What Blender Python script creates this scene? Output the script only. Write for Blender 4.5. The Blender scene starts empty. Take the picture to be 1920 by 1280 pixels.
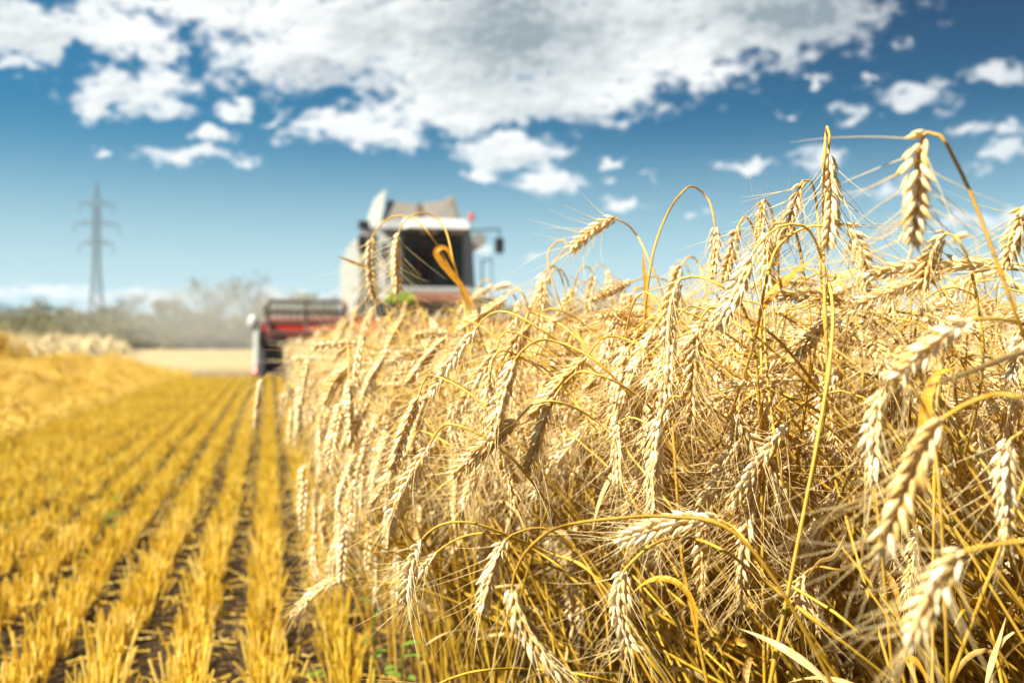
import bpy, bmesh, math, random
import numpy as np
from mathutils import Vector, Matrix

R = math.radians
scene = bpy.context.scene
COL = scene.collection

# ------------------------------------------------------------------ camera
CAM_H, FPX, YAW = 0.72, 1867.0, R(13.7)          # drill rows run along +Y; camera looks 13.7 deg to their right
cam_d = bpy.data.cameras.new("camera")
cam = bpy.data.objects.new("camera", cam_d); COL.objects.link(cam)
cam.location = (0, 0, CAM_H); cam.rotation_euler = (R(90), 0, -YAW)
cam_d.lens = 35.0; cam_d.sensor_width = 36.0
cam_d.clip_start = 0.02; cam_d.clip_end = 6000
cam_d.dof.use_dof = True; cam_d.dof.focus_distance = 0.92; cam_d.dof.aperture_fstop = 4.9
cam_d.dof.aperture_blades = 9
scene.camera = cam
FWD = np.array([math.sin(YAW), math.cos(YAW), 0.0])
RGT = np.array([math.cos(YAW), -math.sin(YAW), 0.0])
UP = np.array([0, 0, 1.0])
CAMP = np.array([0, 0, CAM_H])

def P(px, py, d):
    return CAMP + d * (FWD + (px - 960) / FPX * RGT - (py - 640) / FPX * UP)
def proj(p):
    q = np.asarray(p) - CAMP
    d = q @ FWD
    dd = np.where(np.abs(d) < 1e-4, 1e-4, d)
    return 960 + FPX * (q @ RGT) / dd, 640 - FPX * q[..., 2] / dd, d

# ------------------------------------------------------------------ world, sun, exposure
SUN_AZ, SUN_EL = R(-107), R(49)                    # azimuth from +Y towards +X
SKY_STRENGTH, SUN_STRENGTH = 0.062, 5.0
scene.view_settings.view_transform = 'Standard'
scene.view_settings.look = 'None'
scene.view_settings.exposure = 1.42
scene.view_settings.gamma = 1.0
scene.cycles.use_denoising = True
scene.cycles.max_bounces = 10
scene.cycles.diffuse_bounces = 7
scene.cycles.transparent_max_bounces = 16
scene.cycles.volume_bounces = 0
scene.cycles.caustics_reflective = False
scene.cycles.caustics_refractive = False
scene.cycles.sample_clamp_indirect = 6.0

class Nodes:
    def __init__(s, tree): s.t = tree
    def n(s, typ, **kw):
        nd = s.t.nodes.new(typ)
        for k, v in kw.items(): setattr(nd, k, v)
        return nd
    def put(s, sock, v):
        if isinstance(v, bpy.types.NodeSocket): s.t.links.new(v, sock)
        elif v is not None:
            if hasattr(sock.default_value, '__len__') and not hasattr(v, '__len__'): v = (v,) * len(sock.default_value)
            if hasattr(sock.default_value, '__len__') and len(sock.default_value) == 4 and len(v) == 3: v = tuple(v) + (1,)
            sock.default_value = v
    def math(s, op, a, b=None, c=None, clamp=False):
        nd = s.n('ShaderNodeMath', operation=op, use_clamp=clamp)
        for i, v in enumerate((a, b, c)):
            if v is not None: s.put(nd.inputs[i], v)
        return nd.outputs[0]
    def vmath(s, op, a, b=None, c=None):
        nd = s.n('ShaderNodeVectorMath', operation=op)
        for i, v in enumerate((a, b, c)):
            if v is not None: s.put(nd.inputs[i], v)
        return nd.outputs['Value'] if op in ('LENGTH', 'DOT_PRODUCT') else nd.outputs[0]
    def mix(s, f, a, b, blend='MIX'):
        nd = s.n('ShaderNodeMix', data_type='RGBA', blend_type=blend)
        s.put(nd.inputs['Factor'], f); s.put(nd.inputs[6], a); s.put(nd.inputs[7], b)
        return nd.outputs[2]
    def noise(s, vec, scale, detail=4, rough=0.55, out='Fac', dist=0.0):
        nd = s.n('ShaderNodeTexNoise')
        if vec is not None: s.put(nd.inputs['Vector'], vec)
        s.put(nd.inputs['Scale'], scale); s.put(nd.inputs['Detail'], detail); s.put(nd.inputs['Roughness'], rough)
        s.put(nd.inputs['Distortion'], dist)
        return nd.outputs[out]
    def ramp(s, f, stops):
        nd = s.n('ShaderNodeValToRGB'); s.put(nd.inputs[0], f)
        e = nd.color_ramp.elements
        while len(e) < len(stops): e.new(0.5)
        for i, (p, c) in enumerate(stops): e[i].position = p; e[i].color = tuple(c) + (1,) if len(c) == 3 else c
        return nd.outputs[0]
    def rng(s, v, a, b, c=0.0, d=1.0, smooth=True):
        nd = s.n('ShaderNodeMapRange', interpolation_type='SMOOTHSTEP' if smooth else 'LINEAR')
        for i, x in enumerate((v, a, b, c, d)): s.put(nd.inputs[i], x)
        return nd.outputs[0]

def azel(px, py):
    v = FWD + (px - 960) / FPX * RGT - (py - 640) / FPX * UP
    v = v / np.linalg.norm(v)
    return math.degrees(math.atan2(v[0], v[1])), math.degrees(math.asin(v[2]))

# clouds: centre x, y, radii (all turned into azimuth and elevation), strength
CLOUDS = [
 (640, 50, 300, 95, 1), (900, 70, 330, 130, 1.15), (1180, 60, 300, 120, 1.1), (1420, 40, 270, 80, 1), (560, 105, 190, 70, 1),
 (860, 190, 200, 75, 1), (690, 240, 185, 42, .9), (960, 285, 120, 42, .95), (1035, 340, 88, 30, .9), (1090, 160, 190, 70, 1), (1290, 120, 90, 55, .8),
 (50, 55, 140, 60, 1), (215, 55, 130, 60, 1), (295, 98, 58, 26, .8), (45, 118, 60, 20, .7), (360, 5, 260, 36, .9),
 (250, 178, 135, 50, 1), (300, 150, 60, 34, .8), (432, 202, 42, 26, .9), (188, 288, 28, 14, .7), (365, 294, 110, 17, .8), (405, 256, 62, 18, .7), (500, 234, 50, 13, .6),
 (1712, 186, 88, 30, .8), (1598, 208, 50, 26, .5), (1600, 228, 46, 18, .5), (1860, 135, 85, 36, .48), (1400, 308, 70, 15, .65), (1535, 304, 62, 24, .75), (1890, 290, 66, 34, .7),
 (1660, 362, 84, 22, .55), (1855, 242, 76, 20, .5), (1175, 384, 56, 13, .7), (1145, 301, 24, 11, .6), (1138, 331, 22, 14, .6), (1000, 482, 40, 12, .55), (905, 332, 46, 12, .6),
 (1850, 410, 120, 26, .5), (1540, 152, 26, 16, .45), (1640, 150, 24, 16, .35), (1480, 210, 26, 10, .35), (1210, 328, 22, 7, .35), (1365, 145, 18, 30, .5), (1300, 410, 26, 9, .35),
 (905, 470, 50, 24, .6), (1690, 75, 40, 30, .2),
 (150, 548, 300, 22, .6), (560, 552, 160, 18, .5), (-200, 350, 160, 60, .8), (2150, 160, 170, 70, .8), (-260, 120, 200, 90, .9), (2300, 380, 200, 40, .7),
]
w = bpy.data.worlds.new("World"); scene.world = w; w.use_nodes = True
wt = w.node_tree; wt.nodes.clear(); N = Nodes(wt)
sky = N.n('ShaderNodeTexSky', sky_type='NISHITA', sun_disc=False)
sky.sun_elevation = SUN_EL; sky.sun_rotation = SUN_AZ; sky.air_density = 1.0; sky.dust_density = 0.6; sky.ozone_density = 3.0
tc = N.n('ShaderNodeTexCoord')
sep = N.n('ShaderNodeSeparateXYZ'); wt.links.new(tc.outputs['Generated'], sep.inputs[0])
az = N.math('DEGREES', N.math('ARCTAN2', sep.outputs[0], sep.outputs[1]))
el = N.math('DEGREES', N.math('ARCSINE', sep.outputs[2]))
cmb = N.n('ShaderNodeCombineXYZ'); N.put(cmb.inputs[0], az); N.put(cmb.inputs[1], el)
uv = cmb.outputs[0]
uvs = N.vmath('MULTIPLY', uv, (0.75, 1.15, 1))
wob = N.vmath('SUBTRACT', N.noise(uvs, 0.75, 5, 0.58, 'Color'), (0.5, 0.5, 0.5))
wuv = N.vmath('MULTIPLY_ADD', wob, (4.6, 2.5, 0), uv)
dens = None
for (cx, cy, rx, ry, st) in CLOUDS:
    a, e = azel(cx, cy)
    ca = math.cos(math.atan((cx - 960) / FPX)) ** 2
    ra, re = math.degrees(rx / FPX) * ca, math.degrees(ry / FPX) * math.sqrt(ca)
    v = N.vmath('MULTIPLY_ADD', wuv, (1 / ra, 1 / re, 0), (-a / ra, -e / re, 0))
    b = N.math('MULTIPLY_ADD', N.vmath('LENGTH', v), -1.0, 0.62 + 0.5 * st)
    dens = b if dens is None else N.math('MAXIMUM', dens, b)
f1 = N.noise(uvs, 0.62, 5, 0.50)
f2 = N.noise(uvs, 1.9, 5, 0.52)
f1b = N.noise(N.vmath('ADD', uvs, (-0.10, 0.22, 0)), 0.62, 5, 0.50)
f2b = N.noise(N.vmath('ADD', uvs, (-0.05, 0.10, 0)), 1.9, 5, 0.52)
dens = N.math('MINIMUM', dens, 0.86)
den = N.math('ADD', dens, N.math('ADD', N.math('MULTIPLY', N.math('SUBTRACT', f1, 0.5), 1.75), N.math('MULTIPLY', N.math('SUBTRACT', f2, 0.5), 1.0)))
alpha = N.math('MULTIPLY', N.rng(den, 0.02, 0.70), N.rng(az, 24, 38, 1.0, 0.80))
GREY = [(960, 55, 130, 90, 1.0), (1080, 60, 90, 60, .7), (1500, 20, 130, 46, 1.1), (625, 148, 80, 22, .9), (870, 110, 90, 40, .6), (700, 60, 70, 40, .5), (1010, 215, 90, 24, .45), (60, 75, 70, 30, .4), (1240, 40, 90, 30, .5), (960, 300, 70, 12, .35), (250, 190, 80, 16, .25), (1560, 70, 60, 24, .8)]
gb = None
for (cx, cy, rx, ry, st) in GREY:
    a, e = azel(cx, cy); ra, re = math.degrees(rx / FPX), math.degrees(ry / FPX)
    v = N.vmath('MULTIPLY_ADD', wuv, (1 / ra, 1 / re, 0), (-a / ra, -e / re, 0))
    b = N.math('MULTIPLY', N.rng(N.vmath('LENGTH', v), 2.3, 0.0), st)
    gb = b if gb is None else N.math('MAXIMUM', gb, b)
relief = N.math('ADD', N.math('MULTIPLY', N.math('SUBTRACT', f1b, f1), 1.5), N.math('MULTIPLY', N.math('SUBTRACT', f2b, f2), 0.55))
grey = N.math('ADD', N.math('ADD', relief, 0.10), N.math('MULTIPLY', gb, N.rng(f2, 0.2, 0.8, 0.75, 1.05)))
grey = N.math('MULTIPLY', grey, N.rng(den, 0.2, 0.8), clamp=True)
ccol = N.mix(grey, (6.5, 6.6, 6.5), (2.0, 2.45, 2.7))
# the photographed sky is deep on the right, away from the sun, and pale at the horizon
skyc = N.n('ShaderNodeHueSaturation'); wt.links.new(sky.outputs[0], skyc.inputs['Color']); skyc.inputs['Saturation'].default_value = 1.28; skyc.inputs['Value'].default_value = 1.0
skyt = N.mix(1.0, skyc.outputs[0], (0.11, 0.50, 0.53), 'MULTIPLY')
deep = N.math('MULTIPLY', N.rng(az, -18, 48), N.rng(el, 1, 19))
skyd = N.mix(deep, skyt, N.mix(1.0, skyt, (0.0, 0.25, 0.34), 'MULTIPLY'))
hz = N.math('MULTIPLY', N.rng(el, 13.0, -0.5), 0.92)
skyh = N.mix(hz, skyd, (4.4, 5.4, 5.7))
fin = N.mix(alpha, skyh, ccol)
bg = N.n('ShaderNodeBackground'); wt.links.new(fin, bg.inputs[0]); bg.inputs[1].default_value = SKY_STRENGTH
wo = N.n('ShaderNodeOutputWorld'); wt.links.new(bg.outputs[0], wo.inputs[0])
w.cycles.sampling_method = 'MANUAL'; w.cycles.sample_map_resolution = 512

sl = bpy.data.lights.new("sun", 'SUN'); sl.energy = SUN_STRENGTH; sl.angle = R(0.53); sl.color = (1, 0.94, 0.83)
so = bpy.data.objects.new("sun", sl); COL.objects.link(so)
sd = Vector((math.sin(SUN_AZ) * math.cos(SUN_EL), math.cos(SUN_AZ) * math.cos(SUN_EL), math.sin(SUN_EL)))
so.rotation_euler = sd.to_track_quat('Z', 'Y').to_euler(); so.location = (0, 0, 30)

# ------------------------------------------------------------------ materials
def new_mat(name):
    m = bpy.data.materials.new(name); m.use_nodes = True
    t = m.node_tree; t.nodes.clear(); n = Nodes(t)
    out = n.n('ShaderNodeOutputMaterial')
    return m, n, out
def plain(name, col, rough=0.5, metal=0.0, dirt=0.25, scale=3.0, dirtcol=(0.30, 0.24, 0.13), spec=0.4):
    m, n, out = new_mat(name)
    b = n.n('ShaderNodeBsdfPrincipled')
    co = n.n('ShaderNodeTexCoord').outputs['Object']
    f = n.rng(n.noise(co, scale, 6, 0.62), 0.42, 0.78, 0.0, dirt)
    n.put(b.inputs['Base Color'], n.mix(f, col, dirtcol))
    n.put(b.inputs['Roughness'], n.rng(n.noise(co, scale * 3, 3), 0.3, 0.7, rough * 0.85, min(1, rough * 1.2)))
    b.inputs['Metallic'].default_value = metal; b.inputs['Specular IOR Level'].default_value = spec
    n.t.links.new(b.outputs[0], out.inputs[0]); return m
def straw_mat(name, stops, rough=0.5, trans=0.15, spec=0.35, zlow=None, fine=300.0):
    m, n, out = new_mat(name)
    geo = n.n('ShaderNodeNewGeometry'); oi = n.n('ShaderNodeObjectInfo')
    r = n.math('FRACT', n.math('ADD', geo.outputs['Random Per Island'], oi.outputs['Random']))
    nz = n.noise(geo.outputs['Position'], fine, 3, 0.6)
    age = n.math('ADD', n.math('MULTIPLY', n.math('SUBTRACT', n.noise(geo.outputs['Position'], 6.0, 2, .5), .5), .55), n.math('MULTIPLY', n.math('SUBTRACT', oi.outputs['Random'], .5), .26))
    f = n.math('ADD', n.math('ADD', n.math('MULTIPLY', r, 0.6), age), n.math('MULTIPLY', n.math('SUBTRACT', nz, 0.26), 0.9), clamp=True)
    c = n.ramp(f, stops)
    if zlow:                                        # stems ripen from golden foot to pale neck
        s = n.n('ShaderNodeSeparateXYZ'); n.t.links.new(geo.outputs['Position'], s.inputs[0])
        g = n.rng(s.outputs[2], 0.72, 0.38)
        c = n.mix(g, c, n.mix(r, zlow[0], zlow[1]))
    b = n.n('ShaderNodeBsdfPrincipled'); n.put(b.inputs['Base Color'], c)
    b.inputs['Roughness'].default_value = rough; b.inputs['Specular IOR Level'].default_value = spec
    t = n.n('ShaderNodeBsdfTranslucent'); n.put(t.inputs[0], c)
    mx = n.n('ShaderNodeMixShader'); mx.inputs[0].default_value = trans
    n.t.links.new(b.outputs[0], mx.inputs[1]); n.t.links.new(t.outputs[0], mx.inputs[2])
    n.t.links.new(mx.outputs[0], out.inputs[0]); return m

M_STEM = straw_mat('straw_stem', [(0, (0.40, 0.19, 0.015)), (.45, (0.64, 0.38, 0.04)), (1, (0.78, 0.56, 0.16))], 0.58, 0.14, 0.3, ((0.36, 0.19, 0.012), (0.60, 0.38, 0.03)))
M_EAR = straw_mat('wheat_husk', [(0, (0.48, 0.25, 0.045)), (.38, (0.80, 0.57, 0.20)), (1, (0.95, 0.88, 0.64))], 0.45, 0.22, 0.45, None, 420)
M_AWN = straw_mat('wheat_awn', [(0, (0.80, 0.56, 0.18)), (1, (0.93, 0.82, 0.48))], 0.5, 0.40, 0.3)
M_LEAF = straw_mat('dry_leaf', [(0, (0.42, 0.22, 0.05)), (.5, (0.66, 0.44, 0.13)), (1, (0.74, 0.60, 0.34))], 0.6, 0.35, 0.25, None, 120)
M_YLEAF = straw_mat('yellow_leaf', [(0, (0.48, 0.19, 0.010)), (.6, (0.74, 0.37, 0.02)), (1, (0.88, 0.64, 0.20))], 0.55, 0.35, 0.35, None, 150)
M_STUB = straw_mat('stubble_straw', [(0, (0.46, 0.25, 0.014)), (.45, (0.80, 0.54, 0.032)), (1, (0.92, 0.76, 0.24))], 0.5, 0.24, 0.35)
M_LOOSE = straw_mat('loose_straw', [(0, (0.36, 0.18, 0.010)), (.45, (0.70, 0.44, 0.025)), (1, (0.86, 0.66, 0.18))], 0.45, 0.12, 0.45)
M_PALE = straw_mat('dust_hazed_straw', [(0, (0.44, 0.32, 0.14)), (.5, (0.56, 0.44, 0.22)), (1, (0.66, 0.56, 0.34))], 0.6, 0.12, 0.3)  # straw colour lightened to carry the airborne dust haze over the far row
M_WEED = straw_mat('green_leaf', [(0, (0.10, 0.20, 0.02)), (1, (0.24, 0.36, 0.05))], 0.45, 0.35, 0.4, None, 80)

# ------------------------------------------------------------------ mesh building (numpy, quads only)
def mesh_from(name, parts, mats):
    """parts: list of (V, F, material index)"""
    V = []; F = []; MI = []; o = 0
    for v, f, mi in parts:
        if len(v) == 0: continue
        V.append(v); F.append(f + o); MI.append(np.full(len(f), mi, np.int32)); o += len(v)
    me = bpy.data.meshes.new(name)
    V = np.concatenate(V).astype(np.float32); F = np.concatenate(F).astype(np.int32); MI = np.concatenate(MI)
    me.vertices.add(len(V)); me.vertices.foreach_set('co', V.ravel())
    me.loops.add(F.size); me.loops.foreach_set('vertex_index', F.ravel())
    me.polygons.add(len(F)); me.polygons.foreach_set('loop_start', np.arange(len(F), dtype=np.int32) * 4)
    me.polygons.foreach_set('material_index', MI)
    me.polygons.foreach_set('use_smooth', np.ones(len(F), bool))
    for m in mats: me.materials.append(m)
    me.update(calc_edges=True)
    return me
def link(name, me, parent=None, loc=None):
    o = bpy.data.objects.new(name, me); COL.objects.link(o)
    if parent: o.parent = parent
    if loc is not None: o.location = loc
    return o
def tag(o, label=None, cat=None, group=None, kind=None):
    if label: o['label'] = label
    if cat: o['category'] = cat
    if group: o['group'] = group
    if kind: o['kind'] = kind
    return o
def empty(name, loc=(0, 0, 0)):
    o = bpy.data.objects.new(name, None); COL.objects.link(o); o.location = loc; o.empty_display_size = 0.1
    return o
def norm(v): return v / np.maximum(np.linalg.norm(v, axis=-1, keepdims=True), 1e-9)
def resample(pts, n):
    pts = np.asarray(pts, float)
    s = np.concatenate([[0], np.cumsum(np.linalg.norm(np.diff(pts, axis=0), axis=1))])
    t = np.linspace(0, s[-1], n)
    return np.stack([np.interp(t, s, pts[:, k]) for k in range(3)], 1)
def catmull(pts, per=10):
    pts = np.asarray(pts, float)
    p = np.concatenate([[2 * pts[0] - pts[1]], pts, [2 * pts[-1] - pts[-2]]])
    out = []
    for i in range(1, len(p) - 2):
        p0, p1, p2, p3 = p[i - 1:i + 3]
        # centripetal spacing
        t01 = max(np.linalg.norm(p1 - p0) ** .5, 1e-4); t12 = max(np.linalg.norm(p2 - p1) ** .5, 1e-4); t23 = max(np.linalg.norm(p3 - p2) ** .5, 1e-4)
        m1 = (p2 - p1) + t12 * ((p1 - p0) / t01 - (p2 - p0) / (t01 + t12))
        m2 = (p2 - p1) + t12 * ((p3 - p2) / t23 - (p3 - p1) / (t12 + t23))
        for t in np.linspace(0, 1, per, endpoint=False):
            a = 2 * (p1 - p2) + m1 + m2; b = -3 * (p1 - p2) - 2 * m1 - m2
            out.append(a * t ** 3 + b * t ** 2 + m1 * t + p1)
    out.append(pts[-1]); return np.array(out)
def frames(pts):
    T = norm(np.gradient(pts, axis=0))
    up = np.array([0, 0, 1.0]) if abs(T[0][2]) < 0.9 else np.array([1.0, 0, 0])
    n = norm(np.cross(T[0], up)); Ns = [n]
    for i in range(1, len(pts)):
        n = n - T[i] * (n @ T[i]); n = n / max(np.linalg.norm(n), 1e-9); Ns.append(n)
    Ns = np.array(Ns); return T, Ns, np.cross(T, Ns)
def quadgrid(n, k, wrap=True):
    i = np.arange(n - 1)[:, None]; j = np.arange(k if wrap else k - 1)[None, :]
    j2 = (j + 1) % k
    return np.stack([i * k + j, i * k + j2, (i + 1) * k + j2, (i + 1) * k + j], -1).reshape(-1, 4)
def tube(pts, rad, sides=5):
    pts = np.asarray(pts, float); n = len(pts)
    T, A, B = frames(pts)
    rad = np.broadcast_to(np.asarray(rad, float), (n,))
    th = np.arange(sides) / sides * 2 * np.pi
    V = pts[:, None] + rad[:, None, None] * (np.cos(th)[None, :, None] * A[:, None] + np.sin(th)[None, :, None] * B[:, None])
    return V.reshape(-1, 3), quadgrid(n, sides)
def batch_tubes(paths, rad, sides=3):
    """paths (N,K,3), rad (K,) or (N,K)"""
    Nn, K, _ = paths.shape
    T = norm(paths[:, -1] - paths[:, 0])
    ref = np.where(np.abs(T[:, 2:3]) < 0.9, np.array([[0, 0, 1.0]]), np.array([[1.0, 0, 0]]))
    A = norm(np.cross(T, ref)); B = np.cross(T, A)
    th = np.arange(sides) / sides * 2 * np.pi
    ring = np.cos(th)[None, :, None] * A[:, None] + np.sin(th)[None, :, None] * B[:, None]
    rad = np.broadcast_to(rad, (Nn, K))
    V = paths[:, :, None] + rad[:, :, None, None] * ring[:, None]
    F = (quadgrid(K, sides)[None] + (np.arange(Nn) * K * sides)[:, None, None]).reshape(-1, 4)
    return V.reshape(-1, 3), F
def ribbon(pts, width, rng, twist=1.0, roll0=None, cup=0.35):
    pts = np.asarray(pts, float); n = len(pts)
    T, A, B = frames(pts)
    s = np.linspace(0, 1, n)
    roll = (rng.uniform(0, 6.28) if roll0 is None else roll0) + twist * s
    S = np.cos(roll)[:, None] * A + np.sin(roll)[:, None] * B
    Nn = np.cross(T, S)
    wv = width * np.minimum(1, 0.45 + 2.2 * s) * np.clip(1.02 - s ** 3, 0.02, 1)
    o = np.array([-1, -0.5, 0, 0.5, 1]); h = cup * (np.abs(o) ** 1.5)
    V = pts[:, None] + 0.5 * wv[:, None, None] * (o[None, :, None] * S[:, None] + h[None, :, None] * Nn[:, None])
    return V.reshape(-1, 3), quadgrid(n, 5, False)

# ---- one wheat husk: pointed teardrop along +Z, unit length, unit half width
def teardrop(sides, rings):
    t = np.array(rings); r = (np.sin(np.pi * np.clip(t, 0, 1) ** 0.72)) ** 0.85
    r = np.where(t <= 0.001, 0.30, np.where(t >= 0.999, 0.03, r))
    th = np.arange(sides) / sides * 2 * np.pi
    V = np.stack([np.cos(th)[None] * r[:, None], np.sin(th)[None] * r[:, None], np.broadcast_to(t[:, None], (len(t), sides))], -1)
    return V.reshape(-1, 3), quadgrid(len(t), sides)
TD = {0: teardrop(7, [0, .08, .22, .42, .62, .80, .92, 1.0]), 1: teardrop(4, [0, .25, .65, 1.0])}

def make_ear(path, rng, lod=0, awn=0.060, size=1.0, spread=1.0, nsp=20):
    """path: polyline of the rachis from neck to tip. Returns (ear V,F), (awn V,F)."""
    pts = resample(path, 24); T, A, B = frames(pts)
    L = np.linalg.norm(np.diff(pts, axis=0), axis=1).sum()
    if lod == 2:
        n = 8; q = resample(pts, n); s = np.linspace(0, 1, n)
        r = 0.0058 * size * np.array([.35, .9, 1.05, .95, 1.1, .95, .8, .25])
        ev = tube(q, r, 5)
        m = 8; ii = np.linspace(3, 23, m).astype(int)
        ph = rng.uniform(0, 6.28, m)
        d = norm(T[ii] + 0.45 * (np.cos(ph)[:, None] * A[ii] + np.sin(ph)[:, None] * B[ii]))
        a = pts[ii]; pp = np.stack([a, a + d * awn * 1.05], 1)
        return ev, batch_tubes(pp, np.array([0.0006, 0.0002]), 3)
    roll = rng.uniform(0, 6.28)
    ca, sa = math.cos(roll), math.sin(roll)
    A, B = ca * A + sa * B, ca * B - sa * A
    pos = []; dirs = []; nrm = []; sc = []; tips = []; tdir = []
    fl = 0.0120 * size * (L / 0.085) ** 0.5
    for i in range(nsp):
        s = 0.015 + 0.90 * i / (nsp - 1)
        x = s * 23; k = min(int(x), 22); f = x - k
        c = pts[k] * (1 - f) + pts[k + 1] * f
        t, bb, nn = T[k], A[k], B[k]
        sd = 1 if i % 2 == 0 else -1
        prof = 0.72 + 0.36 * math.sin(math.pi * min(1, s * 0.85 + 0.12))
        ang = R(rng.uniform(16, 32)) * spread ** 0.3
        ks = (-1, 1, 0) if lod == 0 else (-.8, .8)
        for kk in ks:
            d = t * math.cos(ang) + sd * bb * math.sin(ang) * (1.0 if kk else 1.12) + nn * kk * rng.uniform(.20, .44) + rng.normal(0, .05, 3)
            d = d / np.linalg.norm(d)
            p = c + sd * bb * 0.0011 * size + nn * kk * 0.0021 * size * prof + t * (0.0022 if kk == 0 else 0) + rng.normal(0, 0.0002, 3)
            pos.append(p); dirs.append(d); nrm.append(np.cross(d, nn)); sc.append(fl * prof * rng.uniform(.80, 1.16) * (1.0 if kk else .95))
            if (kk and rng.random() < (.8 if lod == 0 else .42)) or rng.random() < .15:
                tips.append(p + d * fl * prof * .93)
                sp = rng.uniform(.10, .62) * spread
                o = d * 1.0 + sd * bb * sp + nn * (kk * sp * .8 + rng.normal(0, .16 * spread))
                tdir.append(o / np.linalg.norm(o))
    for kk in (-1, 0, 1):
        d = norm(T[-1] + A[-1] * kk * .3); pos.append(pts[-1] - T[-1] * .006 + A[-1] * kk * .0012); dirs.append(d); nrm.append(np.cross(d, A[-1])); sc.append(fl * .8)
        tips.append(pts[-1] + d * .002); tdir.append(norm(d + rng.normal(0, .15, 3)))
    pos, dirs, sc = np.array(pos), norm(np.array(dirs)), np.array(sc)
    X = np.array(nrm); X = norm(X - dirs * (X * dirs).sum(1, keepdims=True)); Y = np.cross(dirs, X)
    tv, tf = TD[0 if lod == 0 else 1]
    wd, tk = (0.178, 0.150) if lod == 0 else (0.27, 0.22)
    V = pos[:, None] + sc[:, None, None] * (tv[None, :, 0:1] * tk * X[:, None] + tv[None, :, 1:2] * wd * Y[:, None] + tv[None, :, 2:3] * dirs[:, None])
    # the husks lean back over the rachis towards their points
    F = (tf[None] + (np.arange(len(pos)) * len(tv))[:, None, None]).reshape(-1, 4)
    rv, rf = tube(pts, 0.0011 * size, 4)
    ear = (np.concatenate([V.reshape(-1, 3), rv]), np.concatenate([F, rf + V.shape[0] * V.shape[1]]))
    tips = np.array(tips); td = np.array(tdir); n = len(tips)
    K = 6 if lod == 0 else 3
    s = np.linspace(0, 1, K)[None, :, None]
    ln = (awn * rng.uniform(.55, 1.15, n))[:, None, None]
    bend = rng.normal(0, .16, (n, 1, 3)) + td[:, None] * 0
    ap = tips[:, None] + ln * (s * td[:, None] + s ** 2 * bend)
    r0 = 0.00040 if lod == 0 else 0.00042
    av = batch_tubes(ap, r0 * (1 - 0.78 * np.linspace(0, 1, K)), 3)
    return ear, av

def stem_radii(n, r0, r1, nodes=(.30, .50, .74)):
    s = np.linspace(0, 1, n); r = r0 + (r1 - r0) * s ** 1.2
    for k in nodes: r = r * (1 + .6 * np.exp(-((s - k) / .007) ** 2))
    return r

def stalk_path(rng, L=None, lean=None, hook=None, hlen=None, ear=None, bow=None):
    """a stalk leaning along +X: returns stem points, ear points"""
    L = L or rng.uniform(.74, .95); lean = R(rng.uniform(4, 38)) if lean is None else lean
    hook = R(rng.uniform(95, 165)) if hook is None else hook
    hlen = hlen or rng.uniform(.09, .26); ear = ear or rng.uniform(.072, .098)
    n = 46; ds = L / n; p = np.zeros(3); pts = [p.copy()]; w1 = rng.normal(0, .25); w2 = rng.normal(0, .35)
    kink = rng.uniform(.3, .6); kk = rng.normal(0, R(9))
    for i in range(n):
        s = (i + .5) / n
        a = lean * (.35 + .65 * min(1, s / .5)) + (kk if s > kink else 0)
        h = np.clip((s * L - (L - hlen)) / hlen, 0, 1)
        a += (hook - lean) * (h * h * (3 - 2 * h)) if hook > lean else 0
        ph = w1 * s + w2 * s * s
        p = p + ds * np.array([math.sin(a) * math.cos(ph), math.sin(a) * math.sin(ph), math.cos(a)]); pts.append(p.copy())
    ep = [p.copy()]; a0 = a; droop = rng.uniform(.0, .35)
    for i in range(12):
        a = a0 + (min(R(176), a0 + droop) - a0) * (i / 11)
        p = p + ear / 12 * np.array([math.sin(a) * math.cos(ph), math.sin(a) * math.sin(ph), math.cos(a)]); ep.append(p.copy())
    return np.array(pts), np.array(ep)

def leaf_on(stem, rng, at=None, length=None, width=None):
    at = at if at is not None else rng.uniform(.35, .8)
    k = int(at * (len(stem) - 2)); p = stem[k].copy(); t = norm(stem[k + 1] - stem[k])
    ph = rng.uniform(0, 6.28); side = np.array([math.cos(ph), math.sin(ph), 0])
    length = length or rng.uniform(.07, .17); n = 13
    d = norm(t + side * .35); pts = [p]; g = rng.uniform(.09, .30); sw = rng.normal(0, .08, 3)
    for i in range(n - 1):
        d = norm(d + np.array([0, 0, -g]) + side * .03 + sw); p = p + d * length / (n - 1); pts.append(p.copy())
    return ribbon(np.array(pts), width or rng.uniform(.004, .009), rng, rng.uniform(-3.5, 3.5))

def build_parts(stem, earp, rng, lod, nleaf=1, r0=.0022, r1=.0010, **kw):
    if lod == 0: sp = resample(stem, 90 if nleaf == 0 else 44); st = tube(sp, stem_radii(len(sp), r0, r1), 6)
    elif lod == 1: sp = resample(stem, 18); st = tube(sp, np.linspace(r0 * 1.05, r1 * 1.1, 18), 4)
    else: sp = resample(stem, 9); st = tube(sp, np.linspace(r0 * 1.2, r1 * 1.4, 9), 3)
    e, a = make_ear(earp, rng, lod, **kw)
    lv = [leaf_on(sp, rng) for _ in range(nleaf)] if nleaf else []
    lf = None
    if lv:
        V = np.concatenate([x[0] for x in lv]); o = np.cumsum([0] + [len(x[0]) for x in lv[:-1]])
        lf = (V, np.concatenate([x[1] + k for x, k in zip(lv, o)]))
    return st, e, a, lf

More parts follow.
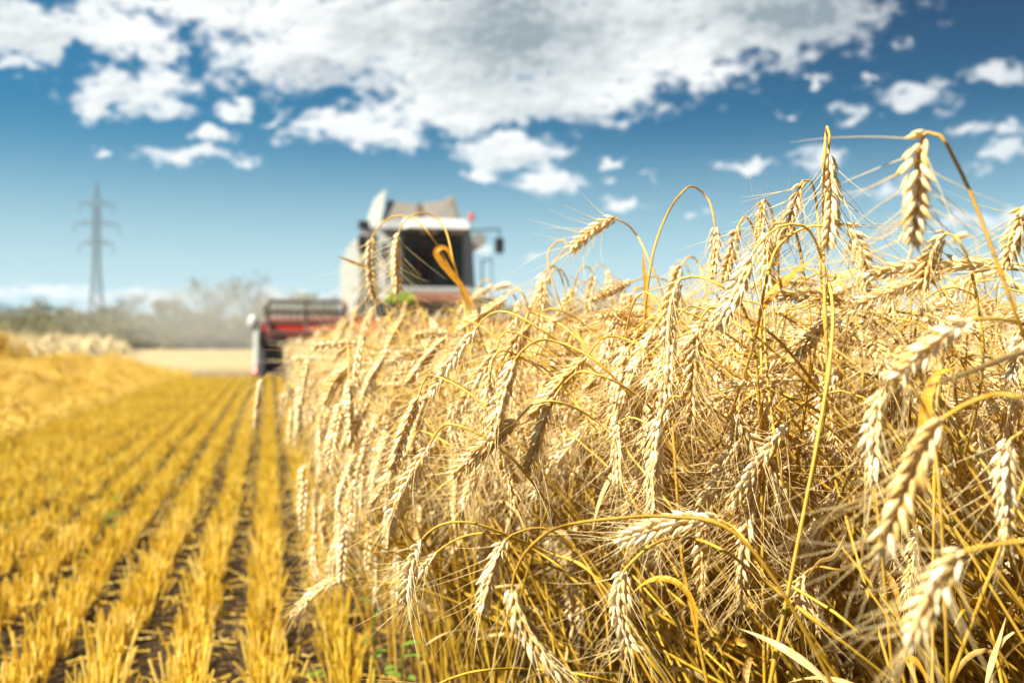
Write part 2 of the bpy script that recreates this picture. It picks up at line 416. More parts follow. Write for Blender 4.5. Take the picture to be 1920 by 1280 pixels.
# ------------------------------------------------------------------ haze-bound setting: ground, hill
def grid_mesh(name, xs, ys, zf, mat):
    X, Y = np.meshgrid(xs, ys); Z = zf(X, Y)
    V = np.stack([X, Y, Z], -1).reshape(-1, 3); nx = len(xs)
    i = np.arange(len(ys) - 1)[:, None] * nx; j = np.arange(nx - 1)[None]
    F = np.stack([i + j, i + j + 1, i + nx + j + 1, i + nx + j], -1).reshape(-1, 4)
    return mesh_from(name, [(V, F, 0)], [mat])
mg, n, out = new_mat('field_soil')
co = n.n('ShaderNodeTexCoord').outputs['Object']
sx = n.n('ShaderNodeSeparateXYZ'); n.t.links.new(co, sx.inputs[0])
clod = n.noise(co, 22, 8, 0.65); big = n.noise(co, 1.3, 4)
soil = n.ramp(clod, [(.3, (0.018, 0.010, 0.006)), (.55, (0.038, 0.021, 0.011)), (.75, (0.09, 0.05, 0.022))])
chaff = n.ramp(n.noise(co, 75, 4, .6), [(.50, (0, 0, 0)), (.62, (1, 1, 1))])
soil = n.mix(n.math('MULTIPLY', chaff, .28), soil, (0.46, 0.31, 0.11))
far = n.rng(sx.outputs[1], 14, 34)                       # beyond, the dense short stubble closes over the soil
farc = n.ramp(big, [(.3, (0.33, 0.24, 0.11)), (.7, (0.44, 0.35, 0.20))])
bs = n.n('ShaderNodeBsdfPrincipled'); n.put(bs.inputs['Base Color'], n.mix(far, soil, farc)); bs.inputs['Roughness'].default_value = .95
bs.inputs['Specular IOR Level'].default_value = .1
bp = n.n('ShaderNodeBump'); bp.inputs['Strength'].default_value = .8; bp.inputs['Distance'].default_value = .02
n.t.links.new(clod, bp.inputs['Height']); n.t.links.new(bp.outputs[0], bs.inputs['Normal'])
n.t.links.new(bs.outputs[0], out.inputs[0])
rg = np.random.default_rng(3)
xs = np.unique(np.concatenate([np.linspace(-900, -10, 30), np.arange(-10, 6, .06), np.linspace(6, 900, 40)]))
ys = np.unique(np.concatenate([np.linspace(-200, -1, 8), np.arange(-1, 9, .06), np.linspace(9, 40, 60), np.linspace(40, 900, 30)]))
def gz(X, Y):
    near = np.clip(1 - (np.hypot(X, Y - 4) - 4) / 10, 0, 1)
    z = .012 * np.sin(X * 41.9) * near + .014 * near * np.sin(X * 13.1 + 2.1 * np.sin(Y * 5.3)) * np.sin(Y * 17.7 + np.sin(X * 9))
    return z - .012
g = link('ground', grid_mesh('ground', xs, ys, gz, mg)); tag(g, kind='structure')
M_HILL = plain('far_wooded_hill', (0.05, 0.07, 0.075), .95, 0, .3, .01, (0.09, 0.10, 0.06))
def hz_(X, Y):
    return 46 * np.exp(-((X + 330 - .0 * Y) / 210) ** 2) * np.exp(-((Y - 760) / 80) ** 2) + 3 * np.sin(X * .02) - 2
hill = link('hill', grid_mesh('hill', np.linspace(-850, 100, 60), np.linspace(620, 880, 24), hz_, M_HILL)); tag(hill, kind='structure')

# ------------------------------------------------------------------ trees of the hedge line
M_BARK = plain('bark', (0.11, 0.085, 0.06), .9, 0, .4, 2, (0.05, 0.04, 0.03))
def leafmat(name, a, b):
    return straw_mat(name, [(0, a), (1, b)], .7, .25, .2, None, 1.3)
M_TREE = [leafmat('olive_foliage', (0.19, 0.17, 0.06), (0.27, 0.23, 0.09)), leafmat('grey_green_foliage', (0.20, 0.185, 0.075), (0.28, 0.255, 0.12)), leafmat('dry_foliage', (0.17, 0.13, 0.055), (0.25, 0.19, 0.085))]
def tree(px, top, wpx, d, mat, bare, label, name, seed):
    rng = np.random.default_rng(seed)
    base = P(px, 640, d); base[2] = 0
    if not bare: top -= 11; wpx *= 1.25
    H = CAM_H + (640 - top) / FPX * d; W = wpx / FPX * d / 2
    t = empty(name, base); tag(t, label, 'bush' if name == 'hedge_bush' else 'tree', 'trees and bushes of the hedge line')
    nb = 15 if bare else 9; parts = []; ends = []
    trunkh = H * (.45 if bare else .35)
    tp = np.array([[0, 0, 0], [rng.normal(0, .05), rng.normal(0, .05), trunkh * .5], [rng.normal(0, .15), rng.normal(0, .1), trunkh]])
    parts.append((*tube(catmull(tp, 4), np.linspace(.045, .028, 9) * H * .5, 6), 0))
    for i in range(nb):
        a = i * 2.4 + rng.uniform(0, .6); s0 = rng.uniform(.35, 1); b0 = tp[2] * s0
        r = W * rng.uniform(.35, .95); h = H * rng.uniform(.55, .98) if bare else H * rng.uniform(.4, .85)
        e = np.array([math.cos(a) * r, math.sin(a) * r, h])
        m = b0 * .55 + e * .45 + np.array([0, 0, .06 * H])
        parts.append((*tube(catmull([b0, m, e], 4), np.linspace(.014, .004, 9) * H * .5, 4), 0)); ends.append(e)
        for _ in range(5 if bare else 2):
            q = e * rng.uniform(.6, 1) + b0 * .1; e2 = q + rng.normal(0, 1, 3) * np.array([.22 * W, .22 * W, .10 * H]) + np.array([0, 0, .10 * H])
            e2[2] = min(e2[2], H * 1.02)
            parts.append((*tube(np.array([q, (q + e2) / 2 + rng.normal(0, .05, 3), e2]), np.array([.005, .0035, .002]) * H * .5, 3), 0)); ends.append(e2)
    link('trunk', mesh_from('trunk', parts, [M_BARK]), t)
    nc = 46; cl = []
    for _ in range(nc):
        v = norm(rng.normal(0, 1, 3)) * rng.uniform(.25, 1) ** .5
        cl.append([v[0] * W, v[1] * W, H * (.42 + .50 * v[2]) if not bare else H * (.32 + .34 * v[2])])
    if bare: cl = cl[:26] + [e * np.array([1, 1, .97]) for e in ends[::3]]
    cl = np.array(cl); nl = 1500 if bare else 2600
    k = rng.integers(0, len(cl), nl); c = cl[k] + rng.normal(0, 1, (nl, 3)) * np.array([.16 * W, .16 * W, .075 * H]) * rng.uniform(.5, 1.1, (len(cl), 1))[k]
    c[:, 2] = np.clip(c[:, 2], .1, H * 1.03)
    s = rng.uniform(.09, .20, nl) * (1 + .15 * H / 4) * (.6 if bare else 1)
    a = norm(rng.normal(0, 1, (nl, 3))); b = norm(np.cross(a, rng.normal(0, 1, (nl, 3))))
    V = np.stack([c - a * s[:, None], c + b * s[:, None] * .6, c + a * s[:, None], c - b * s[:, None] * .6], 1).reshape(-1, 3)
    link('crown', mesh_from('crown', [(V, np.arange(nl * 4).reshape(-1, 4), 0)], [mat]), t)
TREES = [ # px, top y, width px, distance, foliage, bare, label
 (60, 592, 150, 95, 0, 0, 'low wide bush filling the hedge beside the left straw heap'), (180, 594, 150, 93, 1, 0, 'low wide bush standing before the pylon foot'), (290, 596, 150, 92, 0, 0, 'low wide bush between pylon and dust'), (375, 598, 120, 94, 2, 0, 'low wide brownish bush inside the dust'), (490, 590, 130, 95, 1, 0, 'low wide bush just left of the header'), (600, 584, 140, 99, 0, 0, 'low wide bush behind the header reel'),
 (-70, 580, 120, 120, 0, 0, 'olive bush of the hedge, at the far left end, mostly out of frame'),
 (18, 590, 120, 104, 1, 0, 'grey green bush rising behind the rounded straw heap'),
 (95, 562, 90, 116, 0, 0, 'round olive tree left of the pylon foot'),
 (150, 584, 110, 100, 2, 0, 'brownish bush directly under the left side of the pylon'),
 (205, 580, 90, 108, 0, 0, 'olive bush directly right of the pylon foot'),
 (238, 556, 66, 118, 2, 1, 'thin twiggy tree, nearest one right of the pylon'),
 (268, 590, 90, 98, 1, 0, 'low grey green bush in the dip between twiggy trees right of the pylon'),
 (318, 562, 74, 112, 0, 0, 'rounded dark tree halfway between pylon and dust cloud'),
 (365, 586, 96, 99, 1, 0, 'low pale bush at the left edge of the dust'),
 (404, 524, 92, 112, 2, 1, 'tall sparse brown tree, left one of the two tallest behind the dust'),
 (466, 516, 100, 116, 2, 1, 'tall sparse tree with thin top twigs just left of the header reel'),
 (432, 588, 100, 97, 2, 0, 'brown bush low down between the two tall sparse trees'),
 (520, 566, 90, 108, 0, 0, 'olive tree behind the left end of the header reel'),
 (572, 552, 80, 118, 0, 0, 'taller green tree seen above the middle of the reel'),
 (628, 556, 90, 114, 1, 0, 'grey green tree touching the white side of the harvester'),
 (905, 560, 120, 150, 0, 0, 'dark tree just right of the harvester cab above the wheat'),
 (1010, 566, 120, 158, 1, 0, 'distant bush behind wheat between the harvester and the arched ear'),
 (1125, 548, 110, 150, 0, 0, 'dark distant tree seen through the wheat under the horizontal ear'),
 (1250, 560, 130, 160, 0, 0, 'distant tree seen through the wheat below the big loop of stem'),
]
for i, (a, b, c, d, m, br, lb) in enumerate(TREES):
    tree(a, b, c, d, M_TREE[m], br, lb, 'hedge_tree' if b < 575 else 'hedge_bush', 100 + i)

# ------------------------------------------------------------------ pylon
M_STEEL = plain('galvanised_steel', (0.16, 0.17, 0.19), .6, .3, .3, .5, (0.10, 0.09, 0.09))
def bars(segs, r, sides=4):
    segs = np.array(segs, float); return batch_tubes(segs, np.array([r, r]), sides)
pb = P(181, 640, 187); pb[2] = 0
pyl = empty('power_pylon', pb); pyl.rotation_euler = (0, 0, -YAW + R(12))
tag(pyl, 'grey steel lattice pylon with three crossarms standing beyond the hedge', 'pylon')
def hw(z): return 1.75 - (1.75 - .62) * min(1, z / 14) if z < 14 else .62 - .12 * (z - 14) / 12
S = []; zs = [0, 3.2, 6, 8.6, 11, 13.2, 15.2, 17, 18.8, 20.6, 22.4, 24.2, 26]
for z0, z1 in zip(zs[:-1], zs[1:]):
    a, b = hw(z0), hw(z1); C4 = [(-1, -1), (1, -1), (1, 1), (-1, 1)]
    for k in range(4):
        x, y = C4[k]; x2, y2 = C4[(k + 1) % 4]
        S += [[(x * a, y * a, z0), (x * b, y * b, z1)], [(x * a, y * a, z0), (x2 * b, y2 * b, z1)], [(x2 * a, y2 * a, z0), (x * b, y * b, z1)], [(x * b, y * b, z1), (x2 * b, y2 * b, z1)]]
v, f = bars(S, .055); link('lattice_tower', mesh_from('lattice_tower', [(v, f, 0)], [M_STEEL]), pyl)
S = [[(x * .5, y * .5, 26), (0, 0, 31)] for x in (-1, 1) for y in (-1, 1)] + [[(x * .25, y * .25, 28.5), (-y * .25, x * .25, 28.5)] for x in (-1, 1) for y in (-1, 1)]
v, f = bars(S, .09); link('peak', mesh_from('peak', [(v, f, 0)], [M_STEEL]), pyl)
for z, L in ((26.3, 3.0), (22.6, 4.0), (18.9, 3.0)):
    for sg in (-1, 1):
        S = []
        for y in (-.4, .4):
            S += [[(sg * .45, y, z), (sg * L, 0, z + .15)], [(sg * .45, y, z + 1.0), (sg * L, 0, z + .15)], [(sg * (L * .5), y * .5, z + .05), (sg * L * .5, y * .5, z + .6)]]
        v, f = bars(S, .065); arm = link('crossarm', mesh_from('crossarm', [(v, f, 0)], [M_STEEL]), pyl)
        v, f = tube(np.array([[sg * L, 0, z + .1 - .15 * k] for k in range(13)]), np.array([.05 if k % 2 else .13 for k in range(13)]), 6)
        link('insulator', mesh_from('insulator', [(v, f, 0)], [M_STEEL]), arm)

# ------------------------------------------------------------------ combine harvester
M_WHITE = plain('pale_grey_paint', (0.36, 0.36, 0.31), .35, 0, .35, 1.4)
M_WHITE2 = plain('roof_white_paint', (0.50, 0.50, 0.46), .35, 0, .12, 1.4)
M_TANK = plain('dusty_tank_sheet', (0.24, 0.215, 0.18), .6, .0, .55, 1.8, (0.20, 0.155, 0.10))
M_CABG = plain('cab_grey_paint', (0.27, 0.27, 0.26), .4, 0, .3, 2)
M_DARK = plain('black_trim', (0.022, 0.022, 0.024), .5, 0, .2, 3, (0.12, 0.10, 0.07))
M_RED = plain('red_paint', (0.70, 0.03, 0.02), .4, 0, .25, 2, (0.4, 0.2, 0.1))
M_ORANGE = plain('faded_red_paint', (0.46, 0.19, 0.10), .5, 0, .3, 2)
M_GREEN = plain('green_paint', (0.33, 0.44, 0.03), .4, 0, .25, 2)
M_RUST = plain('worn_reel_steel', (0.13, 0.085, 0.06), .6, .3, .4, 6, (0.32, 0.24, 0.16))
M_RUBBER = plain('tyre_rubber', (0.025, 0.025, 0.025), .85, 0, .5, 3, (0.16, 0.13, 0.09))
M_LAMP = plain('lamp_lens', (0.75, 0.55, 0.30), .2, 0, .2, 5)
M_BEACON = plain('beacon_lens', (0.75, 0.10, 0.04), .2, 0, .1, 5)
M_SEAT = plain('seat_cloth', (0.05, 0.05, 0.055), .9, 0, .2, 5)
mgl, n, out = new_mat('tinted_glass')
tr = n.n('ShaderNodeBsdfTransparent'); tr.inputs[0].default_value = (.74, .74, .62, 1)
gl = n.n('ShaderNodeBsdfGlossy'); gl.inputs['Roughness'].default_value = .06; gl.inputs[0].default_value = (.65, .58, .45, 1)
fr = n.n('ShaderNodeFresnel'); fr.inputs[0].default_value = 1.5
mx = n.n('ShaderNodeMixShader'); n.put(mx.inputs[0], n.math('MULTIPLY', fr.outputs[0], .45)); n.t.links.new(tr.outputs[0], mx.inputs[1]); n.t.links.new(gl.outputs[0], mx.inputs[2])
n.t.links.new(mx.outputs[0], out.inputs[0]); M_GLASS = mgl

def bobj(name, bm, mat, parent, smooth=False):
    bmesh.ops.recalc_face_normals(bm, faces=bm.faces)
    me = bpy.data.meshes.new(name); bm.to_mesh(me); bm.free(); me.materials.append(mat)
    if smooth:
        for p in me.polygons: p.use_smooth = True
    return link(name, me, parent)
def hull(bm, bot, top, bevel=0.0):
    """prism between two equally long loops of points"""
    n = len(bot); a = [bm.verts.new(p) for p in bot]; b = [bm.verts.new(p) for p in top]
    fs = [bm.faces.new(a[::-1]), bm.faces.new(b)] + [bm.faces.new((a[i], a[(i + 1) % n], b[(i + 1) % n], b[i])) for i in range(n)]
    if bevel:
        es = list({e for f in fs for e in f.edges}); bmesh.ops.bevel(bm, geom=es, offset=bevel, segments=2, affect='EDGES', profile=.6)
def box(bm, x0, x1, y0, y1, z0, z1, bevel=.02):
    hull(bm, [(x0, y0, z0), (x1, y0, z0), (x1, y1, z0), (x0, y1, z0)], [(x0, y0, z1), (x1, y0, z1), (x1, y1, z1), (x0, y1, z1)], bevel)
def rod(bm, a, b, r, seg=8):
    a, b = Vector(a), Vector(b); d = b - a
    m = Matrix.Translation((a + b) / 2) @ d.to_track_quat('Z', 'Y').to_matrix().to_4x4()
    bmesh.ops.create_cone(bm, cap_ends=True, segments=seg, radius1=r, radius2=r, depth=d.length, matrix=m)
def rods(name, lst, mat, parent, seg=8):
    bm = bmesh.new()
    for a, b, r in lst: rod(bm, a, b, r, seg)
    return bobj(name, bm, mat, parent)
def boxo(name, args, mat, parent, bevel=.02):
    bm = bmesh.new(); box(bm, *args, bevel); return bobj(name, bm, mat, parent)

HX, HY = 3.66, 24.0
hv = empty('combine_harvester', (HX, HY, 0))
tag(hv, 'pale grey combine harvester with red header driving towards the camera into the wheat', 'combine harvester')
# chassis body and side panels
bm = bmesh.new(); box(bm, -1.32, 1.32, 1.25, 8.2, 1.0, 3.25, .05)
hull(bm, [(-1.2, 8.2, 1.3), (1.2, 8.2, 1.3), (1.1, 9.2, 1.6), (-1.1, 9.2, 1.6)], [(-1.25, 8.2, 3.1), (1.25, 8.2, 3.1), (1.1, 9.2, 2.6), (-1.1, 9.2, 2.6)], .05)
bobj('body', bm, M_CABG, hv)
for sg in (-1, 1):
    bm = bmesh.new(); x0, x1 = sorted((sg * 1.33, sg * 1.48))
    hull(bm, [(x0, 1.2, 1.25), (x1, 1.2, 1.25), (x1, 5.0, 1.25), (x0, 5.0, 1.25)], [(x0, 1.35, 3.38), (x1 - (.05 if sg > 0 else 0), 1.35, 3.38), (x1 - (.05 if sg > 0 else 0), 5.0, 3.45), (x0, 5.0, 3.45)], .04)
    sp = bobj('side_panel', bm, M_WHITE, hv)
    bm = bmesh.new(); hull(bm, [(x0, 5.04, 1.35), (x1, 5.04, 1.35), (x1, 8.0, 1.5), (x0, 8.0, 1.5)], [(x0, 5.04, 3.45), (x1, 5.04, 3.45), (x1, 8.0, 3.1), (x0, 8.0, 3.1)], .04)
    bobj('side_panel', bm, M_WHITE, hv)
    rods('handle', [((sg * 1.50, 2.2, 2.1), (sg * 1.50, 2.6, 2.1), .02)], M_DARK, sp)
# grain tank with raised extension flaps
bm = bmesh.new(); box(bm, -1.30, 1.30, 1.3, 4.6, 3.27, 3.62, .04); tank = bobj('grain_tank', bm, M_TANK, hv)
def sheet(name, quad, th, mat, parent):
    q = [Vector(p) for p in quad]; nrm = (q[1] - q[0]).cross(q[3] - q[0]).normalized() * th
    bm = bmesh.new(); hull(bm, q, [p + nrm for p in q], .006); return bobj(name, bm, mat, parent)
sheet('front_flap', [(-.87, 1.36, 3.62), (.10, 1.36, 3.62), (.10, 1.72, 4.28), (-.71, 1.72, 4.35)], .03, M_TANK, tank)
sheet('front_flap', [(.12, 1.36, 3.62), (1.17, 1.36, 3.62), (.96, 1.72, 4.42), (.12, 1.72, 4.28)], .03, M_TANK, tank)
sheet('seam_strip', [(.01, 1.31, 3.66), (.21, 1.31, 3.66), (.17, 1.67, 4.29), (.05, 1.67, 4.29)], .02, M_RUST, tank)
sheet('side_flap', [(-1.22, 3.9, 3.50), (-.90, 1.30, 3.60), (-.72, 1.62, 4.62), (-.80, 3.6, 4.66)], .035, M_WHITE, tank)
sheet('side_flap', [(1.20, 1.34, 3.62), (1.24, 4.3, 3.62), (1.02, 3.9, 4.55), (1.00, 1.66, 4.53)], .035, M_TANK, tank)
sheet('corner_flap', [(.66, 1.74, 4.34), (.96, 1.62, 4.20), (.99, 1.64, 4.53), (.97, 1.68, 4.53)], .025, M_TANK, tank)
sheet('rear_flap', [(1.1, 4.35, 3.62), (-1.0, 4.35, 3.62), (-.80, 4.0, 4.30), (.96, 4.0, 4.30)], .03, M_TANK, tank)
# cab shell
cab = empty('cab', (0, 0, 0)); cab.parent = hv
def cpost(a, b, r=.05): return (a, b, r)
bm = bmesh.new(); box(bm, -1.0, 1.0, -.55, 1.15, 1.72, 1.98, .04); bobj('cab_floor', bm, M_WHITE2, cab)
bm = bmesh.new(); box(bm, -1.02, 1.02, 1.0, 1.2, 1.98, 3.34, .03); bobj('rear_wall', bm, M_CABG, cab)
rods('pillar', [((-.60, -.62, 1.98), (-.62, -.52, 3.36), .055)], M_DARK, cab)
rods('pillar', [((.80, -.62, 1.98), (.80, -.52, 3.36), .045)], M_DARK, cab)
bm = bmesh.new(); hull(bm, [(-.56, -.64, 2.0), (.77, -.64, 2.0), (.77, -.62, 2.0), (-.56, -.62, 2.0)], [(-.57, -.53, 3.33), (.77, -.53, 3.33), (.77, -.51, 3.33), (-.57, -.51, 3.33)]); bobj('windscreen', bm, M_GLASS, cab)
sheet('corner_panel', [(-1.12, -.05, 1.98), (-.64, -.58, 1.98), (-.66, -.48, 3.34), (-1.10, 0, 3.34)], .03, M_CABG, cab)
sheet('corner_panel', [(.84, -.58, 1.98), (1.20, -.2, 1.98), (1.12, -.15, 3.34), (.84, -.48, 3.34)], .03, M_CABG, cab)
for sg in (-1, 1):
    x = 1.10 * sg
    bm = bmesh.new(); hull(bm, [(x, .05, 2.0), (x + .02, .05, 2.0), (x + .02, 1.0, 2.0), (x, 1.0, 2.0)], [(x, .05, 3.3), (x + .02, .05, 3.3), (x + .02, 1.0, 3.3), (x, 1.0, 3.3)]); bobj('side_window', bm, M_GLASS, cab)
bm = bmesh.new()
hull(bm, [(-1.08, -.62, 3.36), (1.10, -.62, 3.36), (1.12, 1.25, 3.36), (-1.12, 1.25, 3.36)], [(-1.0, -.40, 3.60), (1.02, -.40, 3.60), (1.04, 1.2, 3.62), (-1.04, 1.2, 3.62)], .05)
roof = bobj('cab_roof', bm, M_CABG, cab)
bm = bmesh.new(); hull(bm, [(-.55, -.95, 3.37), (.98, -.95, 3.37), (1.05, -.66, 3.37), (-.66, -.66, 3.37)], [(-.45, -.72, 3.60), (.90, -.72, 3.60), (.98, -.42, 3.66), (-.55, -.42, 3.66)], .04)
bobj('visor', bm, M_WHITE2, roof)
for x in (-.15, .10, .55, .72):
    bm = bmesh.new(); box(bm, x - .09, x + .09, -.80, -.68, 3.24, 3.36, .02); wl = bobj('work_light', bm, M_DARK, roof)
    bm = bmesh.new(); box(bm, x - .075, x + .075, -.82, -.803, 3.255, 3.345, .006); bobj('lens', bm, M_LAMP, roof).name = 'work_light_lens'
bm = bmesh.new(); rod(bm, (1.06, -.55, 3.60), (1.06, -.55, 3.66), .05); rod(bm, (1.06, -.55, 3.66), (1.06, -.55, 3.80), .06, 12); bobj('beacon', bm, M_BEACON, roof)
# seat, column, wheel
bm = bmesh.new(); box(bm, -.20, .32, .25, .75, 2.32, 2.45, .04); box(bm, -.18, .30, .70, .85, 2.45, 3.05, .05); box(bm, -.05, .2, .4, .65, 1.98, 2.32, .02); bobj('seat', bm, M_SEAT, cab)
bm = bmesh.new(); rod(bm, (.06, -.30, 1.98), (.06, -.08, 2.62), .05); bobj('steering_column', bm, M_DARK, cab)
bm = bmesh.new()
ring = [Vector((.06 + .2 * math.cos(a), -.06 + .16 * math.sin(a), 2.66 + .10 * math.sin(a))) for a in np.linspace(0, 2 * math.pi, 17)]
for a, b in zip(ring[:-1], ring[1:]): rod(bm, a, b, .016, 6)
bobj('steering_wheel', bm, M_DARK, cab)
rods('wiper', [((.35, -.67, 2.02), (.05, -.60, 2.75), .012)], M_DARK, cab)
# mirrors, front frame, rails
for sg, tip, lbl in ((1, (1.75, -.45, 3.42), 0), (-1, (-1.54, -.45, 3.30), 1)):
    arm = rods('mirror_arm', [((sg * 1.05, -.35, 3.40), (tip[0], -.5, 3.44 if sg > 0 else 3.30), .02), ((tip[0], -.5, 3.44 if sg > 0 else 3.30), (tip[0], -.5, 2.80 if sg > 0 else 2.7), .018)], M_DARK, hv)
    boxo('mirror', (tip[0] - .11, tip[0] + .11, -.56, -.47, 2.86 if sg > 0 else 2.82, 3.22 if sg > 0 else 3.20, ), M_DARK, arm, .03)
boxo('headlamp', (-1.62, -1.36, -.45, -.25, 3.36, 3.56), M_DARK, hv, .03)
boxo('bumper', (-1.05, 1.05, -.72, -.58, 1.86, 2.0), M_WHITE2, hv, .03)
boxo('front_cover', (-1.0, -.35, -.78, -.6, 1.62, 1.855), M_GREEN, hv, .03)
boxo('front_cover', (-.33, 1.0, -.78, -.6, 1.62, 1.855), M_ORANGE, hv, .03)
boxo('step_platform', (1.1, 1.75, -.4, .9, 1.70, 1.78), M_DARK, hv, .01)
rods('handrail', [((1.6, -.35, 1.78), (1.6, -.35, 2.75), .012), ((1.6, .85, 1.78), (1.6, .85, 2.75), .012), ((1.6, -.35, 2.75), (1.6, .85, 2.75), .018), ((1.35, -.4, 1.78), (1.35, -.4, 2.7), .018)], M_DARK, hv)
bm = bmesh.new(); hull(bm, [(-.75, -3.0, .35), (.75, -3.0, .35), (.75, 1.2, 1.1), (-.75, 1.2, 1.1)], [(-.75, -3.0, 1.05), (.75, -3.0, 1.05), (.75, 1.2, 1.7), (-.75, 1.2, 1.7)], .03); bobj('feeder_house', bm, M_DARK, hv)
rods('auger_tube', [((1.62, 1.2, 3.35), (1.62, 8.6, 3.05), .19)], M_WHITE, hv, 14)
def wheel(x, y, r, wdt):
    bm = bmesh.new(); seg = 40; prof = [(-.5, .62), (-.5, .86), (-.40, .97), (-.1, 1.0), (.1, 1.0), (.40, .97), (.5, .86), (.5, .62)]
    rows = []
    for k in range(seg):
        a = 2 * math.pi * k / seg; lug = 1.0 if k % 2 else .955
        rows.append([bm.verts.new((x + wdt * p, y + r * q * (lug if q > .9 else 1) * math.cos(a), r + r * q * (lug if q > .9 else 1) * math.sin(a))) for p, q in prof])
    for k in range(seg):
        a, b = rows[k], rows[(k + 1) % seg]
        for i in range(len(prof) - 1): bm.faces.new((a[i], a[i + 1], b[i + 1], b[i]))
    wh = bobj('wheel', bm, M_RUBBER, hv)
    bm = bmesh.new(); rod(bm, (x - wdt * .4, y, r), (x + wdt * .4, y, r), r * .62, 28); rod(bm, (x - wdt * .52, y, r), (x + wdt * .52, y, r), r * .2, 16); bobj('rim', bm, M_RED, wh)
for sg in (-1, 1):
    wheel(sg * 1.25, .95, .92, .62); wheel(sg * 1.1, 6.6, .62, .42)
# header
HW, YH = 3.80, -3.5
bm = bmesh.new()
box(bm, -HW, HW, YH + .50, YH + .66, .80, 1.10, .02)                 # back sheet
hd = bobj('header', bm, M_RED, hv)
bm = bmesh.new(); box(bm, -HW, HW, YH + .62, YH + .68, .33, .79, .01); hull(bm, [(-HW, YH - .5, .10), (HW, YH - .5, .10), (HW, YH + .6, .10), (-HW, YH + .6, .10)], [(-HW, YH - .5, .15), (HW, YH - .5, .15), (HW, YH + .6, .32), (-HW, YH + .6, .32)], .01); bobj('trough', bm, M_RUST, hd)
bm = bmesh.new(); box(bm, -HW, HW, YH + .50, YH + .74, 1.10, 1.20, .03); bobj('top_beam', bm, M_RED, hd)
for sg in (-1, 1):
    bm = bmesh.new(); x0, x1 = sorted((sg * HW, sg * (HW + .06)))
    hull(bm, [(x0, YH - 1.0, .06), (x1, YH - 1.0, .06), (x1, YH + .75, .06), (x0, YH + .75, .06)], [(x0, YH - .35, .62), (x1, YH - .35, .62), (x1, YH + .75, 1.12), (x0, YH + .75, 1.12)], .02); bobj('end_plate', bm, M_DARK, hd)
    x0, x1 = sorted((sg * (HW + .07), sg * (HW + .16)))
    bm = bmesh.new(); hull(bm, [(x0, YH - .75, .25), (x1, YH - .75, .25), (x1, YH + .1, .25), (x0, YH + .1, .25)], [(x0, YH - .02, .92), (x1, YH - .02, .92), (x1, YH + .1, .92), (x0, YH + .1, .92)], .03); bobj('marker_board', bm, M_WHITE, hd)
    bm = bmesh.new(); bmesh.ops.create_uvsphere(bm, u_segments=14, v_segments=10, radius=.115, matrix=Matrix.Translation((sg * (HW + .17), YH + .05, 1.10)) @ Matrix.Scale(1.35, 4, (0, 0, 1))); bobj('drive_cover', bm, M_WHITE2, hd, True)
    bm = bmesh.new(); hull(bm, [(sg * HW - .08, YH - 1.9, .03), (sg * HW + .08, YH - 1.9, .03), (sg * HW + .1, YH - .9, .03), (sg * HW - .1, YH - .9, .03)], [(sg * HW - .03, YH - 1.9, .08), (sg * HW + .03, YH - 1.9, .08), (sg * HW + .06, YH - .9, .55), (sg * HW - .06, YH - .9, .55)], .01); bobj('crop_divider', bm, M_DARK, hd)
    rods('divider_rod', [((sg * (HW + .12), YH - .2, .08), (sg * (HW + .12), YH - .05, .28), .06)], M_RED, hd)
def reel(x0, x1, zc):
    yc = YH - .25; rr = .42; L = []
    for k in range(6):
        a = k * math.pi / 3 + math.pi / 2; y, z = yc + rr * math.cos(a), zc + rr * math.sin(a)
        L.append(((x0, y, z), (x1, y, z), .034))
        for x in np.arange(x0 + .05, x1, .13): L.append(((x, y, z), (x, y + .05, z - .17), .011))
    L.append(((x0, yc, zc), (x1, yc, zc), .06))
    rl = rods('reel', L, M_RUST, hd, 6); S2 = []
    for x in np.linspace(x0, x1, 3):
        for k in range(6):
            a = k * math.pi / 3 + math.pi / 2; S2.append(((x, yc, zc), (x, yc + rr * math.cos(a), zc + rr * math.sin(a)), .022))
    for k in range(3): rods('reel_spider', S2[k * 6:k * 6 + 6], M_RUST, hd, 6)
reel(-3.68, -2.22, 1.10); reel(-1.02, 3.68, 0.98)
for x in (-3.74, -2.14, 3.74):
    rods('reel_arm', [((x, YH + .62, 1.10), (x, YH - .3, 1.15 if x < 0 else 1.2), .05), ((x, YH + .5, 1.1), (x, YH + .2, 1.5), .05)], M_ORANGE if x == -2.14 else M_WHITE, hd)
# driver
M_SHIRT = plain('red_shirt', (0.42, 0.06, 0.03), .9, 0, .1, 8); M_SKIN = plain('skin', (0.50, 0.28, 0.18), .6, 0, .05, 8); M_HAIR = plain('dark_hair', (0.03, 0.02, 0.015), .8, 0, .05, 8)
def skin_body(name, joints, edges, radii, root, mat, parent):
    me = bpy.data.meshes.new(name); me.from_pydata(joints, edges, []); o = link(name, me, parent)
    o.modifiers.new('skin', 'SKIN'); ly = me.skin_vertices[0] if me.skin_vertices else None
    if ly is None:
        bm = bmesh.new(); bm.from_mesh(me); bm.verts.layers.skin.verify(); bm.to_mesh(me); bm.free(); ly = me.skin_vertices[0]
    for i, r in enumerate(radii): ly.data[i].radius = (r, r) if not isinstance(r, tuple) else r; ly.data[i].use_root = i == root
    s = o.modifiers.new('sub', 'SUBSURF'); s.levels = 2; s.render_levels = 2
    me.materials.append(mat); return o
dr = empty('person', (HX + .06, HY, 2.45)); tag(dr, 'person in a red shirt sitting at the wheel behind the cab windscreen', 'person')
